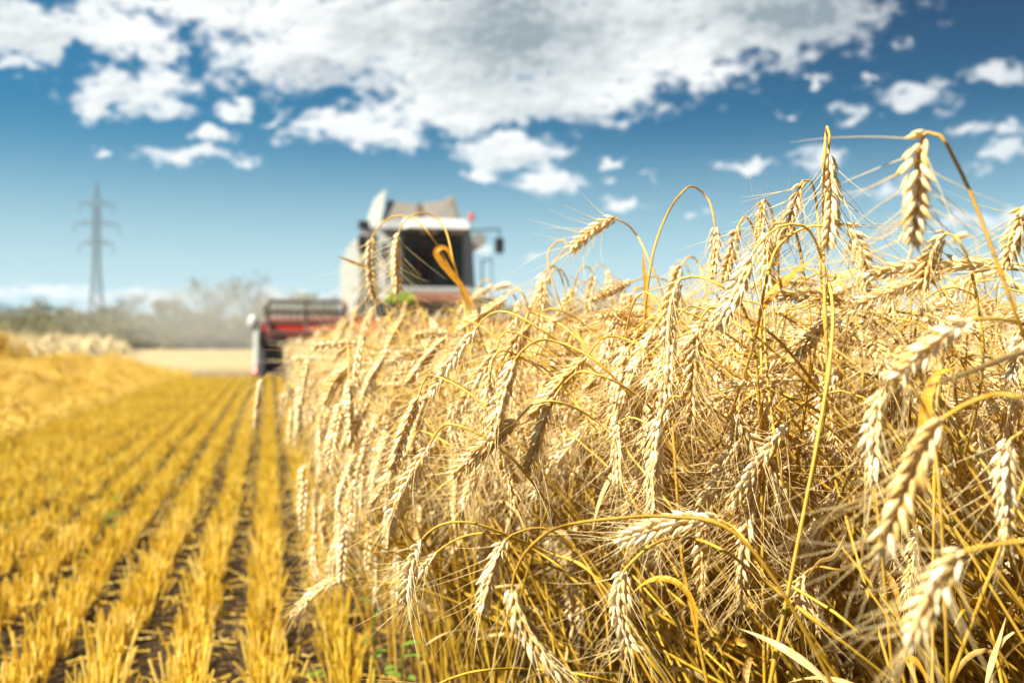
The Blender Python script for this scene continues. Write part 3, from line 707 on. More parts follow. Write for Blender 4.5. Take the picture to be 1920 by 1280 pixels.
J = [(0, .48, .06), (0, .50, .26), (0, .50, .44), (0, .48, .56), (0, .46, .66), (0, .44, .78), (-.19, .48, .46), (-.24, .30, .26), (-.13, .06, .24), (.19, .48, .46), (.24, .30, .26), (.13, .06, .24), (-.10, .46, .05), (-.13, .05, .08), (-.13, .0, -.30), (.10, .46, .05), (.13, .05, .08), (.13, .0, -.30)]
E = [(0, 1), (1, 2), (2, 3), (3, 4), (4, 5), (2, 6), (6, 7), (7, 8), (2, 9), (9, 10), (10, 11), (0, 12), (12, 13), (13, 14), (0, 15), (15, 16), (16, 17)]
skin_body('body', J, E, [(.16, .12), (.16, .11), (.15, .10), .055, (.075, .085), (.07, .085), .06, .045, .035, .06, .045, .035, .09, .07, .05, .09, .07, .05], 0, M_SHIRT, dr)
bm = bmesh.new(); bmesh.ops.create_uvsphere(bm, u_segments=18, v_segments=14, radius=.1, matrix=Matrix.Translation((0, .42, .74)) @ Matrix.Diagonal((.82, .95, 1.18, 1)))
bmesh.ops.create_cone(bm, segments=8, radius1=.018, radius2=.006, depth=.05, matrix=Matrix.Translation((0, .32, .73)) @ Matrix.Rotation(R(90), 4, 'X')); bobj('face', bm, M_SKIN, dr, True)
bm = bmesh.new(); bmesh.ops.create_uvsphere(bm, u_segments=18, v_segments=10, radius=.105, matrix=Matrix.Translation((0, .445, .775)) @ Matrix.Diagonal((.86, .95, 1.0, 1))); bobj('hair', bm, M_HAIR, dr, True)

# ------------------------------------------------------------------ straw windrows
def windrow(name, cx, half, y0, y1, h, n, seed, label, mat=None, ends=False):
    rng = np.random.default_rng(seed)
    def prof(x, y):
        u = (x - cx(y)) / half
        hh = h * (.74 + .22 * np.sin(y * 1.7 + seed) * np.sin(y * .63 + 1) + .62 * np.sin(y * 4.1 + 3 * x) * np.sin(x * 3.1 - y) + .30 * np.sin(x * 7 + y * 2.3) * np.sin(y * 6.1 - 2 * x) + .26 * np.sin(x * 13 - y * 5.7) * np.sin(y * 11.3 + 4 * x))
        e = np.clip((y - y0) / 1.2, 0, 1) * np.clip((y1 - y) / 1.2, 0, 1)
        return np.maximum(0, hh * np.clip(1 - np.abs(u) ** 2.6, 0, 1) * np.sqrt(e))
    ysv = np.arange(y0, y1, .18); us = np.linspace(-1, 1, 25)
    Y, U = np.meshgrid(ysv, us, indexing='ij'); X = np.vectorize(cx)(Y) + U * half
    Z = prof(X, Y) * .88 + rng.normal(0, .02, X.shape) * (prof(X, Y) > .03) - .01
    V = np.stack([X, Y, Z], -1).reshape(-1, 3); F = quadgrid(len(ysv), 25, False)
    y = rng.uniform(y0, y1, n) if not ends else rng.uniform(y0, y1, n)
    y = y0 + (y1 - y0) * rng.uniform(0, 1, n) ** 1.6
    x = np.vectorize(cx)(y) + half * np.clip(rng.normal(0, .62, n), -1.12, 1.12)
    z = prof(x, y) + rng.uniform(-.03, .07, n) + .10 * rng.random(n) ** 5; z = np.maximum(z, .015)
    ph = rng.uniform(0, 6.28, n); el_ = rng.normal(.0, .32, n); L = rng.uniform(.10, .38, n)
    d = np.stack([np.cos(ph) * np.cos(el_), np.sin(ph) * np.cos(el_), np.sin(el_)], 1)
    c = np.stack([x, y, z], 1); bend = rng.normal(0, .05, (n, 3))
    pp = np.stack([c - d * L[:, None] / 2, c + bend, c + d * L[:, None] / 2], 1); pp[:, :, 2] = np.maximum(pp[:, :, 2], .008)
    tv, tf = batch_tubes(pp, (rng.uniform(.002, .0045, n))[:, None], 3)
    o = link(name, mesh_from(name, [(V, F, 0), (tv, tf, 0)], [mat or M_LOOSE])); tag(o, label, 'straw', kind='stuff'); return o
windrow('straw_windrow', lambda y: -3.55 + .01 * (y - 8), 1.55, 6.5, 22, .25, 60000, 5, 'long heap of loose golden straw left of the stubble rows')
windrow('straw_windrow', lambda y: -8.6, 1.5, 24, 60, .72, 26000, 6, 'low pale straw row crossing behind the near golden one', M_PALE)
windrow('straw_heap', lambda y: -4.72, 1.05, 15.2, 19.5, .68, 26000, 9, 'rounded straw heap at the left edge before the hedge')

# ------------------------------------------------------------------ stubble
ROWS = [0.16 - .165 * k for k in range(0, 14)]
def tuft_geo(rng, nst=15, ln=.085, lod=0):
    x = rng.normal(0, .016, nst); y = rng.uniform(-ln / 2, ln / 2, nst)
    h = rng.uniform(.050, .112, nst) * (1 if lod == 0 else 1); lx = rng.normal(0, .10, nst) * np.where(rng.random(nst) < .15, 3.5, 1); ly = rng.normal(0, .11, nst)
    b = np.stack([x, y, np.full(nst, -.01)], 1); t = b + np.stack([lx * h, ly * h, h], 1) + np.stack([x * .5, y * .1, 0 * x], 1)
    m = (b + t) / 2 + rng.normal(0, .002, (nst, 3))
    V, F = batch_tubes(np.stack([b, m, t], 1), rng.uniform(.0017, .0030, nst)[:, None], 6 if lod == 0 else 3)
    return V, F
rngs = np.random.default_rng(21)
TP = [mesh_from('stubble_tuft', [(*tuft_geo(rngs, int(rngs.integers(16, 28))), 0)], [M_STUB]) for _ in range(12)]
FAR = [tuft_geo(rngs, 17, .10, 1) for _ in range(12)]
ORD = ['first', 'second', 'third', 'fourth', 'fifth', 'sixth', 'seventh', 'eighth', 'ninth', 'tenth', 'eleventh', 'twelfth', 'thirteenth', 'fourteenth', 'fifteenth']
cand = []
for r, x in enumerate(ROWS):
    y = 1.3 + rngs.uniform(0, .05)
    while y < 19.5:
        xx = x + rngs.normal(0, .007); cand.append((r, xx, y)); y += rngs.uniform(.066, .095) if y < 9 else .12
stub_ind = []; stub_far = []
for r, x, y in cand:
    u, v, d = proj(np.array([x, y, .06]))
    (stub_ind if (-10 < u < 700 and v < 1290 and d < 3.75 and r > 0) else stub_far).append((r, x, y))
stub_ind.sort(key=lambda q: q[2]); stub_far += stub_ind[230:]; stub_ind = stub_ind[:230]
cnt = {}
for r, x, y in stub_ind:
    k = cnt[r] = cnt.get(r, 0) + 1
    o = link('stubble_tuft', TP[int(rngs.integers(12))], None, (x, y, 0)); s = rngs.uniform(.68, 1.25); o.scale = (1, 1, s); o.rotation_euler = (0, 0, rngs.choice([0, math.pi]) + rngs.normal(0, .15))
    nth = (ORD[k - 1] if k <= 15 else 'number %d' % k)
    tag(o, 'stubble tuft, %s from the front in the %s row left of the wheat' % (nth, ORD[r - 1]), 'stubble tuft', 'stubble tufts in the front rows')
parts = []; 
for r, x, y in stub_far:
    V, F = FAR[int(rngs.integers(12))]; parts.append((V * np.array([1, 1, rngs.uniform(.65, 1.25)]) + np.array([x, y, 0]), F, 0))
tag(link('stubble', mesh_from('stubble', parts, [M_STUB])), 'golden stubble rows running away towards the harvester', 'stubble', kind='stuff')
# loose straw and chaff lying between the rows
nl = 6500; x = rngs.uniform(-2.3, .55, nl); y = 1.2 + 12 * rngs.uniform(0, 1, nl) ** 1.7; ph = rngs.uniform(0, 6.28, nl); L = rngs.uniform(.015, .11, nl) ; z = rngs.uniform(.004, .03, nl); e2 = rngs.normal(0, .12, nl)
d = np.stack([np.cos(ph), np.sin(ph), e2], 1); c = np.stack([x, y, z], 1)
pp = np.stack([c - d * L[:, None] / 2, c + rngs.normal(0, .006, (nl, 3)), c + d * L[:, None] / 2], 1); pp[:, :, 2] = np.maximum(pp[:, :, 2], .002)
v, f = batch_tubes(pp, rngs.uniform(.0008, .0021, nl)[:, None], 4)
tag(link('straw_litter', mesh_from('straw_litter', [(v, f, 0)], [M_LOOSE])), 'broken straw scattered over the dark soil between stubble rows', 'straw', kind='stuff')

# ------------------------------------------------------------------ hero stalks read from the photograph
# id: stem polyline [px,py], ear polyline, depth, label, options
HERO = [
 ('tall folded', [(1549, 760), (1546, 560), (1543, 420), (1546, 300), (1549, 248), (1552, 238), (1556, 250), (1555, 268)], [(1554, 280), (1560, 370), (1553, 462)], .86, 'tallest wheat stalk, folded back sharply so its ear hangs beside the upright stem', dict(size=1.12, spread=.8)),
 ('big blurred', [(1960, 760), (1905, 590), (1858, 460), (1815, 350), (1785, 290), (1770, 262), (1755, 250)], [(1738, 248), (1722, 285), (1718, 370), (1712, 452)], .63, 'big blurred foreground ear hanging against the blue sky with long fanned awns', dict(size=1.25, spread=1.5, awn=.085)),
 ('hooked left of tall', [(1540, 560), (1536, 460), (1532, 390), (1524, 345), (1515, 332)], [(1506, 338), (1488, 385), (1466, 452)], .96, 'hooked ear leaning left, immediately left of the tallest folded ear', dict(size=1.1)),
 ('short upright', [(1460, 520), (1454, 440), (1448, 400), (1442, 382)], [(1434, 374), (1426, 410), (1422, 465)], 1.05, 'small ear hooked over against the sky, second to the left of the tallest ear', {}),
 ('horizontal', [(1262, 640), (1240, 545), (1214, 480), (1192, 438), (1172, 418)], [(1156, 410), (1118, 428), (1070, 470)], 1.22, 'ear held almost horizontally against the sky, tip pointing down left', dict(size=1.1, spread=1.2)),
 ('big loop', [(1205, 640), (1214, 540), (1228, 462), (1252, 400), (1278, 362), (1302, 350), (1325, 368), (1338, 405)], [(1341, 425), (1340, 470), (1334, 525)], 1.12, 'stalk making the big open loop against the sky, ear hanging on its right', {}),
 ('right of loop', [(1430, 600), (1424, 500), (1416, 440), (1405, 412), (1393, 408)], [(1384, 424), (1372, 470), (1356, 525)], 1.05, 'ear on a tight hook just right of the big stem loop', {}),
 ('plump centre', [(1520, 640), (1508, 520), (1494, 440), (1470, 418), (1448, 424)], [(1440, 436), (1438, 490), (1446, 560)], .92, 'plump ear hanging straight down below the small hooked sky ear', dict(size=1.15)),
 ('thick diagonal', [(1560, 640), (1545, 500), (1508, 424), (1462, 424), (1425, 456)], [(1412, 474), (1384, 535), (1345, 612)], .84, 'thick pale ear running diagonally down left at the skyline', dict(size=1.2)),
 ('right of tall', [(1415, 640), (1438, 520), (1468, 452), (1520, 424), (1562, 424)], [(1584, 420), (1612, 468), (1628, 575)], .86, 'ear curving down to the right, immediately right of the tallest ear', dict(size=1.12)),
 ('thick right', [(1842, 700), (1832, 560), (1816, 490), (1800, 455), (1785, 440)], [(1775, 437), (1748, 478), (1732, 540)], .80, 'thick bright ear below the big blurred one, leaning left', dict(size=1.2)),
 ('right edge', [(2010, 620), (2000, 480), (1980, 400), (1950, 378)], [(1925, 385), (1902, 440), (1884, 500)], .78, 'ear entering from the right edge above the skyline', dict(size=1.1, spread=1.4, awn=.075)),
 ('centre skyline', [(1420, 700), (1395, 580), (1350, 535), (1300, 518)], [(1276, 524), (1258, 568), (1252, 640)], .88, 'ear hanging at the skyline below the loop, its stem arching to the right', dict(size=1.12)),
 ('slim third', [(1700, 720), (1708, 600), (1700, 520), (1690, 490)], [(1680, 498), (1670, 545), (1672, 605)], 1.0, 'slim ear hanging between the ear right of the tallest and the thick bright one', {}),
 ('pair left', [(905, 640), (872, 560), (835, 485), (800, 432), (768, 408), (738, 405), (712, 424)], [(698, 444), (693, 500), (702, 560)], 1.46, 'left ear of the two arched stalks in front of the harvester cab', dict(spread=1.1)),
 ('pair right', [(880, 640), (868, 560), (850, 488), (832, 425), (808, 402), (782, 400), (760, 414)], [(748, 436), (742, 480), (744, 548)], 1.42, 'right ear of the two arched stalks in front of the harvester cab', dict(spread=1.4)),
 ('edge droop', [(860, 800), (800, 712), (750, 680), (705, 664)], [(680, 668), (636, 706), (605, 765)], 1.55, 'ear drooping down left at the crop edge under the header', dict(size=1.1)),
 ('lone left', [(640, 860), (580, 760), (535, 712), (508, 700)], [(492, 712), (484, 750), (480, 800)], 2.1, 'lone pale ear hanging out farthest left over the stubble rows', {}),
 ('edge low left', [(720, 950), (660, 905), (622, 900), (600, 930)], [(606, 925), (604, 975), (612, 1030)], 1.7, 'blurred ear hanging low at the left edge of the crop', {}),
 ('mid arch', [(1160, 900), (1098, 838), (1052, 800), (1006, 792), (968, 796)], [(945, 806), (946, 860), (966, 945)], 1.1, 'bright ear under a low flat stem arch in the middle of the crop', dict(size=1.1)),
 ('arch wide left', [(1130, 820), (1085, 752), (1040, 706), (992, 676), (944, 672), (900, 690), (872, 724)], [(852, 754), (850, 805), (872, 872)], 1.2, 'ear at the left foot of a wide stem arch, left of its twin', dict(size=1.1)),
 ('arch wide right', [(1140, 800), (1092, 728), (1050, 686), (1004, 660), (962, 664), (938, 680)], [(924, 700), (918, 745), (928, 800)], 1.22, 'ear under the second wide stem arch, right of its twin', {}),
 ('centre bright', [(1250, 820), (1232, 720), (1210, 660), (1190, 640)], [(1178, 650), (1160, 720), (1154, 800)], 1.0, 'long bright ear hanging vertically in the centre of the crop', dict(size=1.15)),
 ('centre bright low', [(1330, 960), (1280, 860), (1222, 800), (1180, 782)], [(1162, 790), (1158, 850), (1160, 905)], .98, 'pale ear hanging directly beneath the long bright centre ear', dict(size=1.1)),
 ('low pair left', [(1110, 1075), (1030, 1036), (950, 1002), (885, 980), (838, 980), (806, 996)], [(790, 1012), (772, 1060), (762, 1128)], .98, 'left ear of the low pair on arched stems near the bottom edge', dict(size=1.1, spread=1.3)),
 ('low pair right', [(1070, 1080), (1000, 1030), (930, 1000), (862, 1008)], [(818, 1036), (800, 1060), (776, 1085)], 1.05, 'short dark ear tucked right behind the left ear of the low pair', {}),
 ('low middle', [(1140, 1130), (1080, 1030), (1020, 990), (965, 1000)], [(948, 1012), (922, 1070), (902, 1148)], .95, 'ear leaning down left in the bottom middle, right of the low pair', dict(size=1.12)),
 ('bottom big', [(1380, 1000), (1250, 968), (1150, 972), (1072, 982), (1010, 1010), (976, 1050)], [(960, 1102), (985, 1180), (1052, 1268)], .76, 'big ear hanging to the bottom edge from a thick curved stem', dict(size=1.15)),
 ('flat long', [(1670, 1260), (1581, 1160), (1476, 1092), (1410, 1028), (1378, 990)], [(1352, 976), (1262, 980), (1160, 1012)], .82, 'long ear lying nearly flat across the middle, tip pointing left', dict(size=1.12)),
 ('bottom hanger', [(1700, 1300), (1540, 1172), (1440, 1094), (1362, 1035), (1290, 1008), (1225, 1020), (1188, 1050)], [(1168, 1072), (1160, 1140), (1182, 1216)], .78, 'ear hanging from a long arch that comes from the bottom right', dict(size=1.12)),
 ('big blurred right', [(2010, 860), (1960, 770), (1900, 742), (1846, 744), (1806, 760)], [(1768, 784), (1712, 880), (1652, 1034)], .56, 'big out of focus ear in the right foreground, tip pointing down left', dict(size=1.25)),
 ('big blurred low', [(2040, 1060), (1980, 1010), (1920, 1014), (1850, 1024)], [(1806, 1034), (1755, 1100), (1706, 1200)], .52, 'out of focus pale ear at the bottom right corner on a flat stem', dict(size=1.2, spread=1.2)),
 ('blurred vertical', [(1760, 900), (1740, 780), (1704, 724), (1672, 716)], [(1655, 730), (1640, 800), (1636, 905)], .70, 'pale vertical ear left of the big out of focus right foreground ear', dict(size=1.15, spread=1.2)),
 ('right blur', [(1990, 960), (1965, 850), (1935, 815), (1908, 812)], [(1894, 824), (1884, 890), (1888, 1000)], .68, 'blurred ear hanging close to the right edge below the middle', dict(size=1.1)),
 ('near arm', [(2040, 660), (1985, 628), (1925, 608), (1866, 598)], [(1822, 598), (1748, 644), (1672, 712)], .60, 'near ear reaching in from the right edge below the skyline', dict(size=1.1)),
 ('flat skyline', [(1720, 690), (1680, 610), (1640, 590)], [(1618, 584), (1540, 555), (1462, 552)], .86, 'brown ear lying flat just under the skyline, below the tallest stalk', dict(size=1.1)),
 ('below flat', [(1760, 760), (1700, 660), (1640, 605), (1596, 588)], [(1570, 592), (1528, 625), (1498, 672)], .88, 'ear bending down left just beneath the brown flat one', dict(size=1.1)),
 ('upright broken', [(1486, 990), (1460, 860), (1440, 720), (1434, 600), (1440, 520)], [(1446, 500), (1452, 462), (1462, 425)], .93, 'thick straight stalk standing upright through the middle of the right half', {}),
 ('lower hook', [(1660, 1150), (1610, 1085), (1560, 1066), (1525, 1064)], [(1508, 1076), (1500, 1110), (1506, 1150)], .86, 'small ear on a white hook low in the shade at right', {}),
 ('pale edge tip', [(700, 1010), (640, 960), (600, 962)], [(590, 1000), (586, 1040), (594, 1085)], 1.6, 'pale ear curling down at the crop edge over the nearest stubble row', {}),
 ('low spill', [(960, 1180), (860, 1130), (770, 1098), (700, 1088)], [(650, 1084), (596, 1104), (546, 1158)], 1.45, 'pale ear arching far out to the left over the first stubble row near the bottom', dict(spread=1.1)),
 ('bottom arc', [(1200, 1300), (1100, 1266), (1000, 1254), (905, 1256), (860, 1266)], [(822, 1282), (790, 1310), (765, 1350)], .95, 'stalk whose flat arch runs along the bottom edge, its ear cut off by the frame', {}),
 ('spill mid', [(800, 1080), (735, 1010), (690, 985), (655, 990)], [(636, 1008), (622, 1050), (618, 1100)], 1.5, 'ear hanging free at the left face of the crop above the lowest arching one', {}),
 ('bare left', [(1090, 660), (1040, 540), (1028, 472), (1046, 452), (1066, 452)], [(1022, 520), (1018, 565), (1010, 620)], 1.35, 'ear on a thin round loop just left of the horizontal ear', {}),
]
gr_ = np.random.default_rng(31)
for _ in range(60):
    ex, ey = gr_.uniform(760, 1480), gr_.uniform(600, 850); d = gr_.uniform(.95, 1.45) if ex < 1150 else gr_.uniform(.86, 1.25)
    k = .95 / d; sl_ = gr_.uniform(.55, 1.05); hk = gr_.uniform(20, 75) * k
    el_ = .085 * FPX / d; an = gr_.normal(math.radians(105), .35)
    st_ = [(ex + (700 + hk) * k, ey + 860 * sl_ * k), (ex + (460 + hk) * k, ey + 500 * sl_ * k), (ex + (240 + hk) * k, ey + 190 * sl_ * k), (ex + (90 + hk) * k, ey + 5 * k), (ex + hk, ey - 38 * k), (ex + hk * .4, ey - 30 * k)]
    dx, dy = math.cos(an) * el_, math.sin(an) * el_
    HERO.append((None, st_, [(ex, ey), (ex + dx * .5 - 4, ey + dy * .5), (ex + dx, ey + dy)], d, None, dict(spread=gr_.uniform(.8, 1.4), size=gr_.uniform(.95, 1.12))))
for q in range(32):
    ex, ey, d = 885 + 31 * q + gr_.uniform(-12, 12), gr_.uniform(492, 570), gr_.uniform(1.25, 2.2)
    if q > 15: ex, ey, d = 620 + 18.5 * (q - 15) + gr_.uniform(-8, 8), gr_.uniform(556, 592) + max(0, 15 - 1.2 * (q - 15)), gr_.uniform(1.7, 2.9)
    k = 1.3 / d; sg = gr_.choice([1, 1, 1, -1])
    el_ = .082 * FPX / d; an = gr_.normal(math.radians(100), .3); dx, dy = math.cos(an) * el_, math.sin(an) * el_
    HERO.append((None, [(ex + sg * 75 * k, ey + 420 * k), (ex + sg * 62 * k, ey + 190 * k), (ex + sg * 48 * k, ey + 55 * k), (ex + sg * 30 * k, ey - 8 * k), (ex + sg * 12 * k, ey - 16 * k)], [(ex, ey), (ex + dx * .5 - 2, ey + dy * .5), (ex + dx, ey + dy)], d, None, dict(spread=gr_.uniform(.8, 1.4), size=gr_.uniform(.92, 1.1))))
# dead leaves belonging to hero stalks: hero index by id -> (polyline, width, depth, yellow)
LEAVES = {
 'pair right': [([(884, 575), (868, 540), (846, 512), (826, 488), (818, 472), (826, 464), (838, 468), (846, 486), (858, 512)], .010, 1.40, True)],
 'pair left': [([(700, 506), (672, 496), (652, 488), (632, 480)], .006, 1.46, False)],
 'thick diagonal': [([(1420, 590), (1450, 545), (1486, 512), (1534, 478)], .008, .86, True)],
 'horizontal': [([(1214, 600), (1212, 540), (1208, 500), (1206, 468)], .006, 1.2, True)],
 'big blurred right': [([(1722, 840), (1735, 780), (1742, 735), (1762, 700), (1790, 690)], .009, .72, True)],
 'tall folded': [([(1546, 540), (1580, 518), (1600, 505), (1618, 512)], .010, .86, False)],
 'lower hook': [([(1585, 1000), (1560, 1040), (1535, 1050), (1510, 1085)], .012, .85, False)],
 'near arm': [([(1990, 640), (1900, 664), (1830, 690), (1760, 716), (1690, 740)], .006, .60, False)],
}
stalk_info = []          # (object, label or None, ear centre px, py, depth)
def add_stalk_objects(root, st, e, a, lf, yellow=False):
    t = empty('wheat_stalk', root)
    link('stem', st, t)
    if lf: link('leaf', lf, t)
    eo = link('ear', e, t); link('beard', a, eo)
    return t
hr = np.random.default_rng(77)
for hid, sp, ep, d, lab, kw in HERO:
    S = [P(x, y, d + .02 * hr.normal()) for x, y in sp]; E_ = [P(x, y, d) for x, y in ep]
    S[-1] = P(*sp[-1], d)
    d0 = norm(S[0] - S[1])
    if d0[2] < -.35:
        h = d0[:2] * min(S[0][2] / -d0[2], .55 / max(np.linalg.norm(d0[:2]), 1e-6))
        root = np.array([S[0][0] + h[0] * .75, S[0][1] + h[1] * .75 + .06, 0]) + FWD * (.34 if sp[0][1] < 900 else .05)
    else:
        root = np.array([S[0][0] + .24, S[0][1] - .06, 0])
    mid = S[0] * .55 + root * .45; mid[2] = S[0][2] * .5; mid[:2] = root[:2] * .6 + S[0][:2] * .4
    allp = catmull([root, mid] + S + E_, 9)
    nst = 9 * (len(S) + 1) + 5
    k = np.argmin(np.linalg.norm(allp - E_[0], axis=1))
    stem, earp = allp[:k + 1], allp[k:]
    # long ears keep the photographed course but a natural length
    st, e, a, _ = build_parts(stem - root, earp - root, hr, 0, 0, .0021, .00115, nsp=int(np.clip(np.linalg.norm(np.diff(earp, axis=0), axis=1).sum() / .0043, 14, 26)), **{**dict(awn=.062), **kw})
    lfs = []; yel = False
    for pl, wd, ld, yl in LEAVES.get(hid, []):
        lp = catmull([P(x, y, ld) for x, y in pl], 6) - root
        lfs.append(ribbon(lp, wd, hr, hr.uniform(-.7, .7), roll0=hr.uniform(.6, 1.4))); yel |= yl
    if not lfs: lfs.append(leaf_on(resample(stem - root, 40), hr, hr.uniform(.3, .6)))
    o = add_stalk_objects(root, mesh_from('stem', [(*st, 0)], [M_STEM]), mesh_from('ear', [(*e, 0)], [M_EAR]), mesh_from('beard', [(*a, 0)], [M_AWN]),
                          mesh_from('leaf', [(*lfs[0], 0)], [M_YLEAF if yel else M_LEAF]))
    if yel: [c for c in o.children if c.name.startswith('leaf')][0]['label'] = 'yellow orange dry leaf'
    if lab: tag(o, lab, 'wheat stalk', 'wheat stalks at the near edge of the crop')
    c = earp[len(earp) // 2]; u, v, dd = proj(c); stalk_info.append([o, hid, float(u), float(v), float(dd)])

# ------------------------------------------------------------------ the rest of the crop
NP = 44
protos = []
pr = np.random.default_rng(5)
for i in range(NP):
    k = i / NP
    lean = R(pr.uniform(3, 22)) if k < .4 else (R(pr.uniform(20, 42)) if k < .75 else R(pr.uniform(40, 60)))
    protos.append(stalk_path(pr, L=pr.uniform(.80, 1.02) if k > .4 else pr.uniform(.72, .92), lean=lean, hook=R(pr.uniform(146, 180) if pr.random() < .68 else pr.uniform(85, 140)), hlen=pr.uniform(.07, .20)))
geo = {}
def pgeo(i, lod):
    if (i, lod) not in geo:
        geo[(i, lod)] = build_parts(*protos[i], np.random.default_rng(900 + i), lod, {0: 1, 1: 1 + i % 2, 2: 0}[lod], size=.84 + .28 * ((i * 37) % 11) / 10, nsp=15 + (i * 13) % 7, spread=.7 + .8 * ((i * 29) % 9) / 8, awn=.045 + .022 * ((i * 17) % 5) / 4)
    return geo[(i, lod)]
EDGE_Y = [300, 600, 640, 700, 760, 850, 950, 1050, 1150, 1280, 1500]
EDGE_X = [640, 560, 530, 545, 560, 580, 595, 595, 620, 660, 720]
SKY_X = [0, 520, 640, 880, 960, 1100, 1340, 1420, 1600, 1920, 2600]
SKY_Y = [620, 618, 585, 552, 505, 495, 470, 430, 412, 400, 380]
cr = np.random.default_rng(12); BIAS = False
def rotz(V, a, s, root):
    c, sn = math.cos(a) * s, math.sin(a) * s
    return np.stack([V[:, 0] * c - V[:, 1] * sn, V[:, 0] * sn + V[:, 1] * c, V[:, 2] * s], 1) + root
def try_place(x, y, edge, tries=3):
    for _ in range(tries):
        if BIAS: i = int(NP * cr.uniform(.72, 1)); ph = math.pi + cr.normal(.15, .45)
        elif edge: i = int(NP * cr.choice([cr.uniform(.0, .4), cr.uniform(.4, .75), cr.uniform(.75, 1)], p=[.25, .45, .30])); ph = math.pi + cr.normal(.1, .75)
        else: i = int(NP * cr.choice([cr.uniform(.0, .4), cr.uniform(.4, .75), cr.uniform(.75, 1)], p=[.55, .35, .10])); ph = math.pi + cr.normal(.2, 1.3)
        i = min(i, NP - 1); s = cr.uniform(.90, 1.06); root = np.array([x, y, 0])
        pts = rotz(np.concatenate([protos[i][0][8:], protos[i][1]]), ph, s, root)
        u, v, d = proj(pts)
        fr_ = (np.abs(u - 960) < 1060) & (np.abs(v - 640) < 760) & (d > 0)
        jit = cr.uniform(-15, 75) if cr.random() < .6 or x > 1.2 or y > 2.6 else cr.uniform(-75, 20); skj = 130 * cr.random() ** 1.3; dmin = np.interp(u, [500, 900, 1100, 1300, 1500, 2000], [1.45, 1.32, 1.08, .90, .80, .74])
        if ((d > -.1) & (d < .72) & (np.abs(u - 960) < 1500) & (v > -900)).any(): continue
        if (fr_ & (d < dmin)).any() or (np.linalg.norm(pts - CAMP, axis=1) < .34).any(): continue
        if d[-1] < 2.6 and u[-1] > 780 and v[-7] > np.interp(u[-7], [780, 1100, 1920], [1000, 830, 730]) and cr.random() < .80: continue
        if (fr_ & (v < np.interp(u, SKY_X, SKY_Y) + skj)).any(): continue
        if (fr_ & (u < np.interp(v, EDGE_Y, EDGE_X) + jit)).any() and d[-1] > 0: continue
        return i, ph, s, root, float(u[-7]), float(v[-7]), float(d[-7])
    return None
near = []; 
def sector(n, r0, r1, a0, a1, xmin=.22):
    out = []
    r = np.sqrt(cr.uniform(r0 ** 2, r1 ** 2, n)); a = np.radians(cr.uniform(a0, a1, n))
    for x, y in zip(r * np.sin(a), r * np.cos(a)):
        if x < xmin: continue
        q = try_place(x, y, x < .75)
        if q: out.append(q)
    return out
near += sector(700, .6, 1.6, 8, 60)
BIAS = True; near += sector(420, .8, 1.8, 22, 64); BIAS = False
near += sector(900, 1.6, 2.6, 3, 50)
midl = sector(1000, 2.6, 4.2, 2, 46)
# strip along the cut edge
for y in cr.uniform(2.2, 8, 1700):
    x = .2 + 1.2 * cr.random() ** 1.5; q = try_place(x, y, x < .7)
    if q: (midl if y < 4.2 else near if False else midl).append(q)
farl = []
for y in cr.uniform(8, 20, 3400):
    x = .2 + 2.6 * cr.random() ** 1.4; q = try_place(x, y, x < .8, 2)
    if q: farl.append(q)
farl += sector(3200, 4.2, 12, 2, 44)
print('WHEAT', len(near), len(midl), len(farl))
inf = [q for q in near + midl if -20 < q[4] < 1940 and 200 < q[5] < 1300]
inf.sort(key=lambda q: q[6])
NIND = 172
ind = inf[:NIND]; ids = {id(q) for q in ind}
pm = {}
for q in ind:
    i = q[0]
    if i not in pm:
        st, e, a, lf = pgeo(i, 0)
        pm[i] = (mesh_from('stem', [(*st, 0)], [M_STEM]), mesh_from('ear', [(*e, 0)], [M_EAR]), mesh_from('beard', [(*a, 0)], [M_AWN]), mesh_from('leaf', [(*lf, 0)], [M_LEAF if i % 7 else M_YLEAF]))
    st, e, a, lf = pm[i]
    o = add_stalk_objects(q[3], st, e, a, lf if cr.random() < .8 else None); o.rotation_euler = (0, 0, q[1]); o.scale = (q[2],) * 3
    stalk_info.append([o, None, q[4], q[5], q[6]])
parts = []; 
MATS = [M_STEM, M_EAR, M_AWN, M_LEAF]
for lst, lod in (([q for q in near if id(q) not in ids], 1), ([q for q in midl if id(q) not in ids], 1), (farl, 2)):
    for q in lst:
        l = lod if q[6] < 5 else 2
        st, e, a, lf = pgeo(q[0], l)
        for k, gpart in enumerate((st, e, a, lf)):
            if gpart is not None: parts.append((rotz(gpart[0], q[1], q[2], q[3]), gpart[1], k))
# stems whose ears are out of sight thicken the foot of the crop
for x, y in zip(cr.uniform(.24, 2.0, 3600), .35 + 3.4 * cr.random(3600) ** 1.1):
    h = cr.uniform(.40, .74); ph = 2.9 + cr.normal(0, .5); ln = cr.uniform(.03, .35) if cr.random() < .4 else cr.uniform(.3, .75)
    p0 = np.array([x, y, 0]); p2 = p0 + np.array([math.cos(ph) * ln, math.sin(ph) * ln, h]); p1 = (p0 + p2) / 2 - np.array([math.cos(ph), math.sin(ph), 0]) * ln * .18
    u, v, d = proj(np.stack([p1, p2]))
    if u[-1] < 1000 and v[-1] < 900: continue
    if (u < np.interp(v, EDGE_Y, EDGE_X) + 25).any() or (d < np.interp(u, [500, 900, 1300, 1900], [1.4, 1.25, .9, .78])).any() or (v < 560).any(): continue
    parts.append((*tube(catmull([p0, p1, p2], 4), np.linspace(.0026, .0017, 9), 5), 0))
    if cr.random() < .5:
        l = leaf_on(catmull([p0, p1, p2], 4), cr, cr.uniform(.4, .95)); parts.append((*l, 3))
